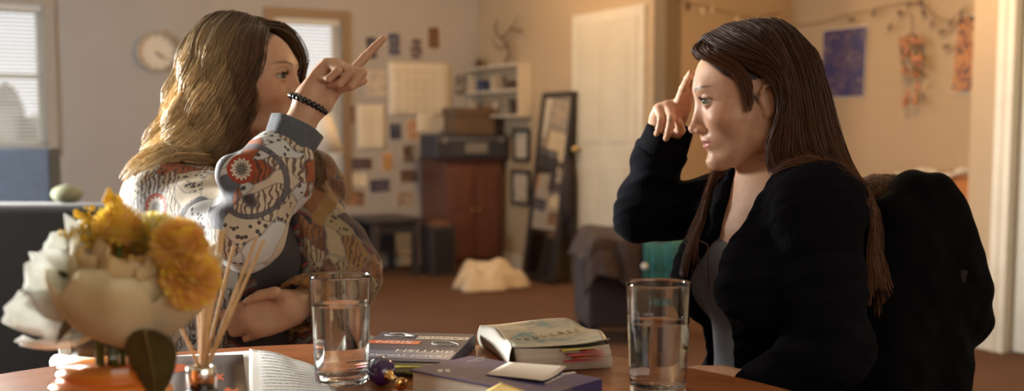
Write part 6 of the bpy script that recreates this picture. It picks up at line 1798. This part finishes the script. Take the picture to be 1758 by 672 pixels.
trousers(L_root, pelL, TL, k2, k1, k2 * [1, 1, 0] + [.0, 0, .1], k1 * [1, 1, 0] + [.0, 0, .1], m_jean, (-.76, 1.6, .06), (.02, 2.36, .70))

# hair
gN = [K((452, 48, 2.05), (446, 72, 2.0), (438, 110, 1.975), (428, 160, 1.965), (420, 210, 1.96), (420, 255, 1.95), (400, 300, 1.92), (372, 335, 1.90)),
      K((432, 34, 2.05), (414, 70, 1.99), (404, 120, 1.963), (396, 180, 1.953), (386, 240, 1.94), (368, 290, 1.92), (345, 328, 1.90)),
      K((405, 26, 2.05), (376, 60, 1.985), (360, 120, 1.953), (345, 190, 1.93), (325, 250, 1.918), (303, 295, 1.90), (285, 325, 1.89)),
      K((378, 27, 2.055), (342, 65, 2.005), (326, 130, 1.966), (305, 200, 1.945), (280, 252, 1.935), (254, 290, 1.93), (242, 325, 1.93)),
      K((358, 34, 2.06), (322, 80, 2.05), (302, 150, 2.04), (280, 215, 2.02), (252, 268, 2.01), (230, 300, 2.0), (234, 338, 2.0))]
gF = [K((452, 44, 2.055), (490, 50, 2.08), (514, 80, 2.11), (521, 120, 2.125), (514, 165, 2.135), (505, 212, 2.15), (515, 252, 2.16), (543, 286, 2.14), (556, 322, 2.11)),
      K((440, 36, 2.055), (466, 50, 2.10), (484, 100, 2.135), (488, 160, 2.145), (486, 220, 2.16), (500, 262, 2.16), (528, 296, 2.14), (540, 330, 2.11)),
      K((415, 28, 2.055), (430, 56, 2.115), (440, 120, 2.14), (444, 190, 2.15), (455, 245, 2.15), (480, 290, 2.14)),
      K((385, 28, 2.06), (370, 62, 2.115), (362, 130, 2.14), (355, 200, 2.145), (345, 255, 2.14), (330, 310, 2.13)),
      K((358, 34, 2.065), (326, 84, 2.085), (308, 154, 2.09), (288, 220, 2.08), (262, 272, 2.07), (244, 306, 2.06), (240, 336, 2.05))]
collL = Shape(); head_ops(collL, hoL, HL, nbL); collL.ops = collL.ops[:7]
collL.u(s_cone(hoL + HL @ np.array([-.02, 0, -.035]), nbL, .052, .055), .02)
for op in kim.ops[:12]:
    if op[0] == 'u': collL.u(op[1], op[2])
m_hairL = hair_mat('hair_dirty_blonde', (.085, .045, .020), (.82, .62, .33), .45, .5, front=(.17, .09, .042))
hs = np.concatenate([prep(strands_from(gN, 3400, rngL, npts=21, thick=.016, len_jit=.22, wave=.014, wfreq=72, frizz=.0008, clump=5), collL.ev, rngL, .003, .014),
                     prep(strands_from(gF, 1700, rngL, npts=21, thick=.014, len_jit=.2, wave=.014, wfreq=72, frizz=.0008, clump=5), collL.ev, rngL, .003, .012)])
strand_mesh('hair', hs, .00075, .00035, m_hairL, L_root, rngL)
uL = np.concatenate([prep(strands_from(gN, 320, rngL, npts=16, thick=.006, len_jit=.3, wave=.010, wfreq=72, frizz=.0004, clump=5), collL.ev, rngL, .002, .004),
                     prep(strands_from(gF, 200, rngL, npts=16, thick=.006, len_jit=.3, wave=.010, wfreq=72, frizz=.0004, clump=5), collL.ev, rngL, .002, .004)])
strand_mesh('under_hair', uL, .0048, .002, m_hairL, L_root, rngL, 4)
settle(L_root)

# ================================================================== chairs and the coat on the chair back
def dining_chair(label, c, face, mat, seat_mat, wid=.42, back_h=.95, arms=False, back_off=.0, leg_r=.011):
    f = nrm((face[0], face[1], 0)); rz = math.atan2(f[1], f[0])
    o = thing('dining_chair', label, 'chair', (c[0], c[1], 0), rz)       # local x = forward
    g = G(); g.box((.0, 0, .415), (.42, wid, .035)); bevel(mesh_obj('seat', g, seat_mat, o), .012, 3)
    h = wid / 2 - .02
    for sx in (-1, 1):
        for sy in (-1, 1):
            g = G(); g.tube([(sx * .19, sy * h, .40), ((.215 if sx > 0 else -.27), sy * (h + .02), .0)], leg_r, 10); mesh_obj('leg', g, mat, o)
    for sy in (-1, 1):
        g = G(); g.tube([(-.19, sy * h, .40), (-.215 - back_off * .5, sy * h, .65), (-.245 - back_off, sy * h, back_h)], leg_r, 10); mesh_obj('back_post', g, mat, o)
    for z in (.62, .75, .83):
        if z > back_h: continue
        k = (z - .4) / (back_h - .4)
        g = G(); g.tube([(-.19 - (.055 + back_off) * k, -h, z), (-.20 - (.055 + back_off) * k, 0, z), (-.19 - (.055 + back_off) * k, h, z)], leg_r * .9, 10); mesh_obj('back_rail', g, mat, o)
    if arms:
        for sy in (-1, 1):
            g = G(); g.tube([(-.21, sy * (h + .02), .64), (.0, sy * (h + .03), .655), (.17, sy * (h + .02), .645)], .016, 12); mesh_obj('armrest', g, mat, o)
            g = G(); g.tube([(.16, sy * (h + .02), .64), (.205, sy * (h + .01), .40)], .013, 10); mesh_obj('arm_support', g, mat, o)
    return o
m_blackm = M('metal_black', (.012, .011, .012), .35, .1, metal=.3)
dining_chair('black metal chair under the person in black cardigan', (pel[0] - .02, pel[1] - .0), (-.97, -.24), m_blackm, M('seat_black', (.02, .018, .02), .7, .2), .38, .85)
dining_chair('white painted armchair under the person in the kimono jacket', (pelL[0] - .01, pelL[1] + .0), (.80, -.60), M('chair_white', (.66, .66, .60), .4, .05), M('seat_grey', (.18, .17, .17), .8, .2), .46, .80, True)

m_coat = cloth_mat('coat_wool_black', (.0030, .0028, .0036), .3, 18, .95, .0, .3, 110, spec=.08)
ct = thing('draped_coat', 'black coat with brown fur hood draped over the black chair back', 'coat', (.70, 1.92, .45))
cs = Shape()
t1, t2 = P(1512, 350, 2.02), P(1578, 358, 1.84)
cs.u(s_cone(t1, t2, .045, .050), .03)
cs.u(s_cone(t1, P(1528, 660, 2.04), .050, .085), .05); cs.u(s_cone(t2, P(1585, 650, 1.80), .052, .075), .05)
cs.u(s_cone(P(1592, 362, 1.84), P(1634, 500, 1.83), .045, .042), .04); cs.u(s_cone(P(1634, 500, 1.83), P(1668, 558, 1.83), .042, .026), .03)
cs.u(s_cone(P(1590, 420, 1.84), P(1630, 560, 1.83), .06, .055), .05)
cs.u(s_cone(P(1540, 400, 1.80), P(1520, 640, 1.74), .05, .07), .05)
cs.u(s_cone(P(1585, 640, 1.80), P(1575, 760, 1.80), .07, .06), .04)
cs.off(folds(.010, 30, 41, (1, 1, .35))); cs.off(folds(.003, 90, 42))
cs.inter(lambda Pn: f32(.50) - Pn[..., 2], .004)
v, q = surface(cs, (.52, 1.60, .48), (.92, 2.20, 1.03), .0042)
np_mesh('coat_body', v, q, m_coat, ct)
# zip
z0, z1 = P(1573, 628, 1.69), P(1566, 700, 1.69)
m_zip = M('zip_grey', (.22, .20, .24), .4, .1, metal=.5)
g = G(); ex = np.array([.0055, 0, 0])
g.grid(lambda u, v_: z0 * (1 - v_) + z1 * v_ + ex * (u * 2 - 1) + np.array([0, -.0, 0]), 2, 8, thick=.0015); zp = mesh_obj('zip_tape', g, M('zip_tape', (.07, .06, .08), .6, .1), ct)
for i in range(16):
    for sd in (-1, 1):
        c = z0 + (z1 - z0) * (i + .25 * sd) / 16 + np.array([.0016 * sd, -.0022, 0]); g = G(); g.box(tuple(c), (.0028, .002, .0018)); mesh_obj('zip_tooth', g, m_zip, zp)
# fur hood
rf = np.random.RandomState(8); nF = 2600
cF = P(1516, 330, 1.93); ax3 = np.array([.052, .085, .030])
d = rf.normal(size=(nF, 3)); d /= np.linalg.norm(d, axis=1, keepdims=True); d[:, 2] = np.abs(d[:, 2]) * 1.0 - .15; d /= np.linalg.norm(d, axis=1, keepdims=True)
roots = cF + d * ax3; tt = np.linspace(0, 1, 6)
flow = np.array([.55, -.25, -.15]); ln = rf.uniform(.010, .022, nF)
stf = roots[:, None, :] + (d * .35)[:, None, :] * (ln[:, None] * tt)[..., None] + (flow + rf.normal(0, .15, (nF, 3)))[:, None, :] * (ln[:, None] * tt ** 1.6)[..., None] + np.array([0, 0, -1.0]) * (ln[:, None] * .5 * tt ** 2)[..., None]
o = strand_mesh('fur_trim', stf, .0008, .0002, hair_mat('fur_brown', (.10, .045, .018), (.30, .135, .05), .5, .4), ct, rf); o['kind'] = 'stuff'
g = G(); g.sphere(tuple(cF), tuple(ax3 * .98), 24, 16); mesh_obj('hood', g, M('hood_brown', (.04, .02, .012), .9, .2), ct)
settle(ct)
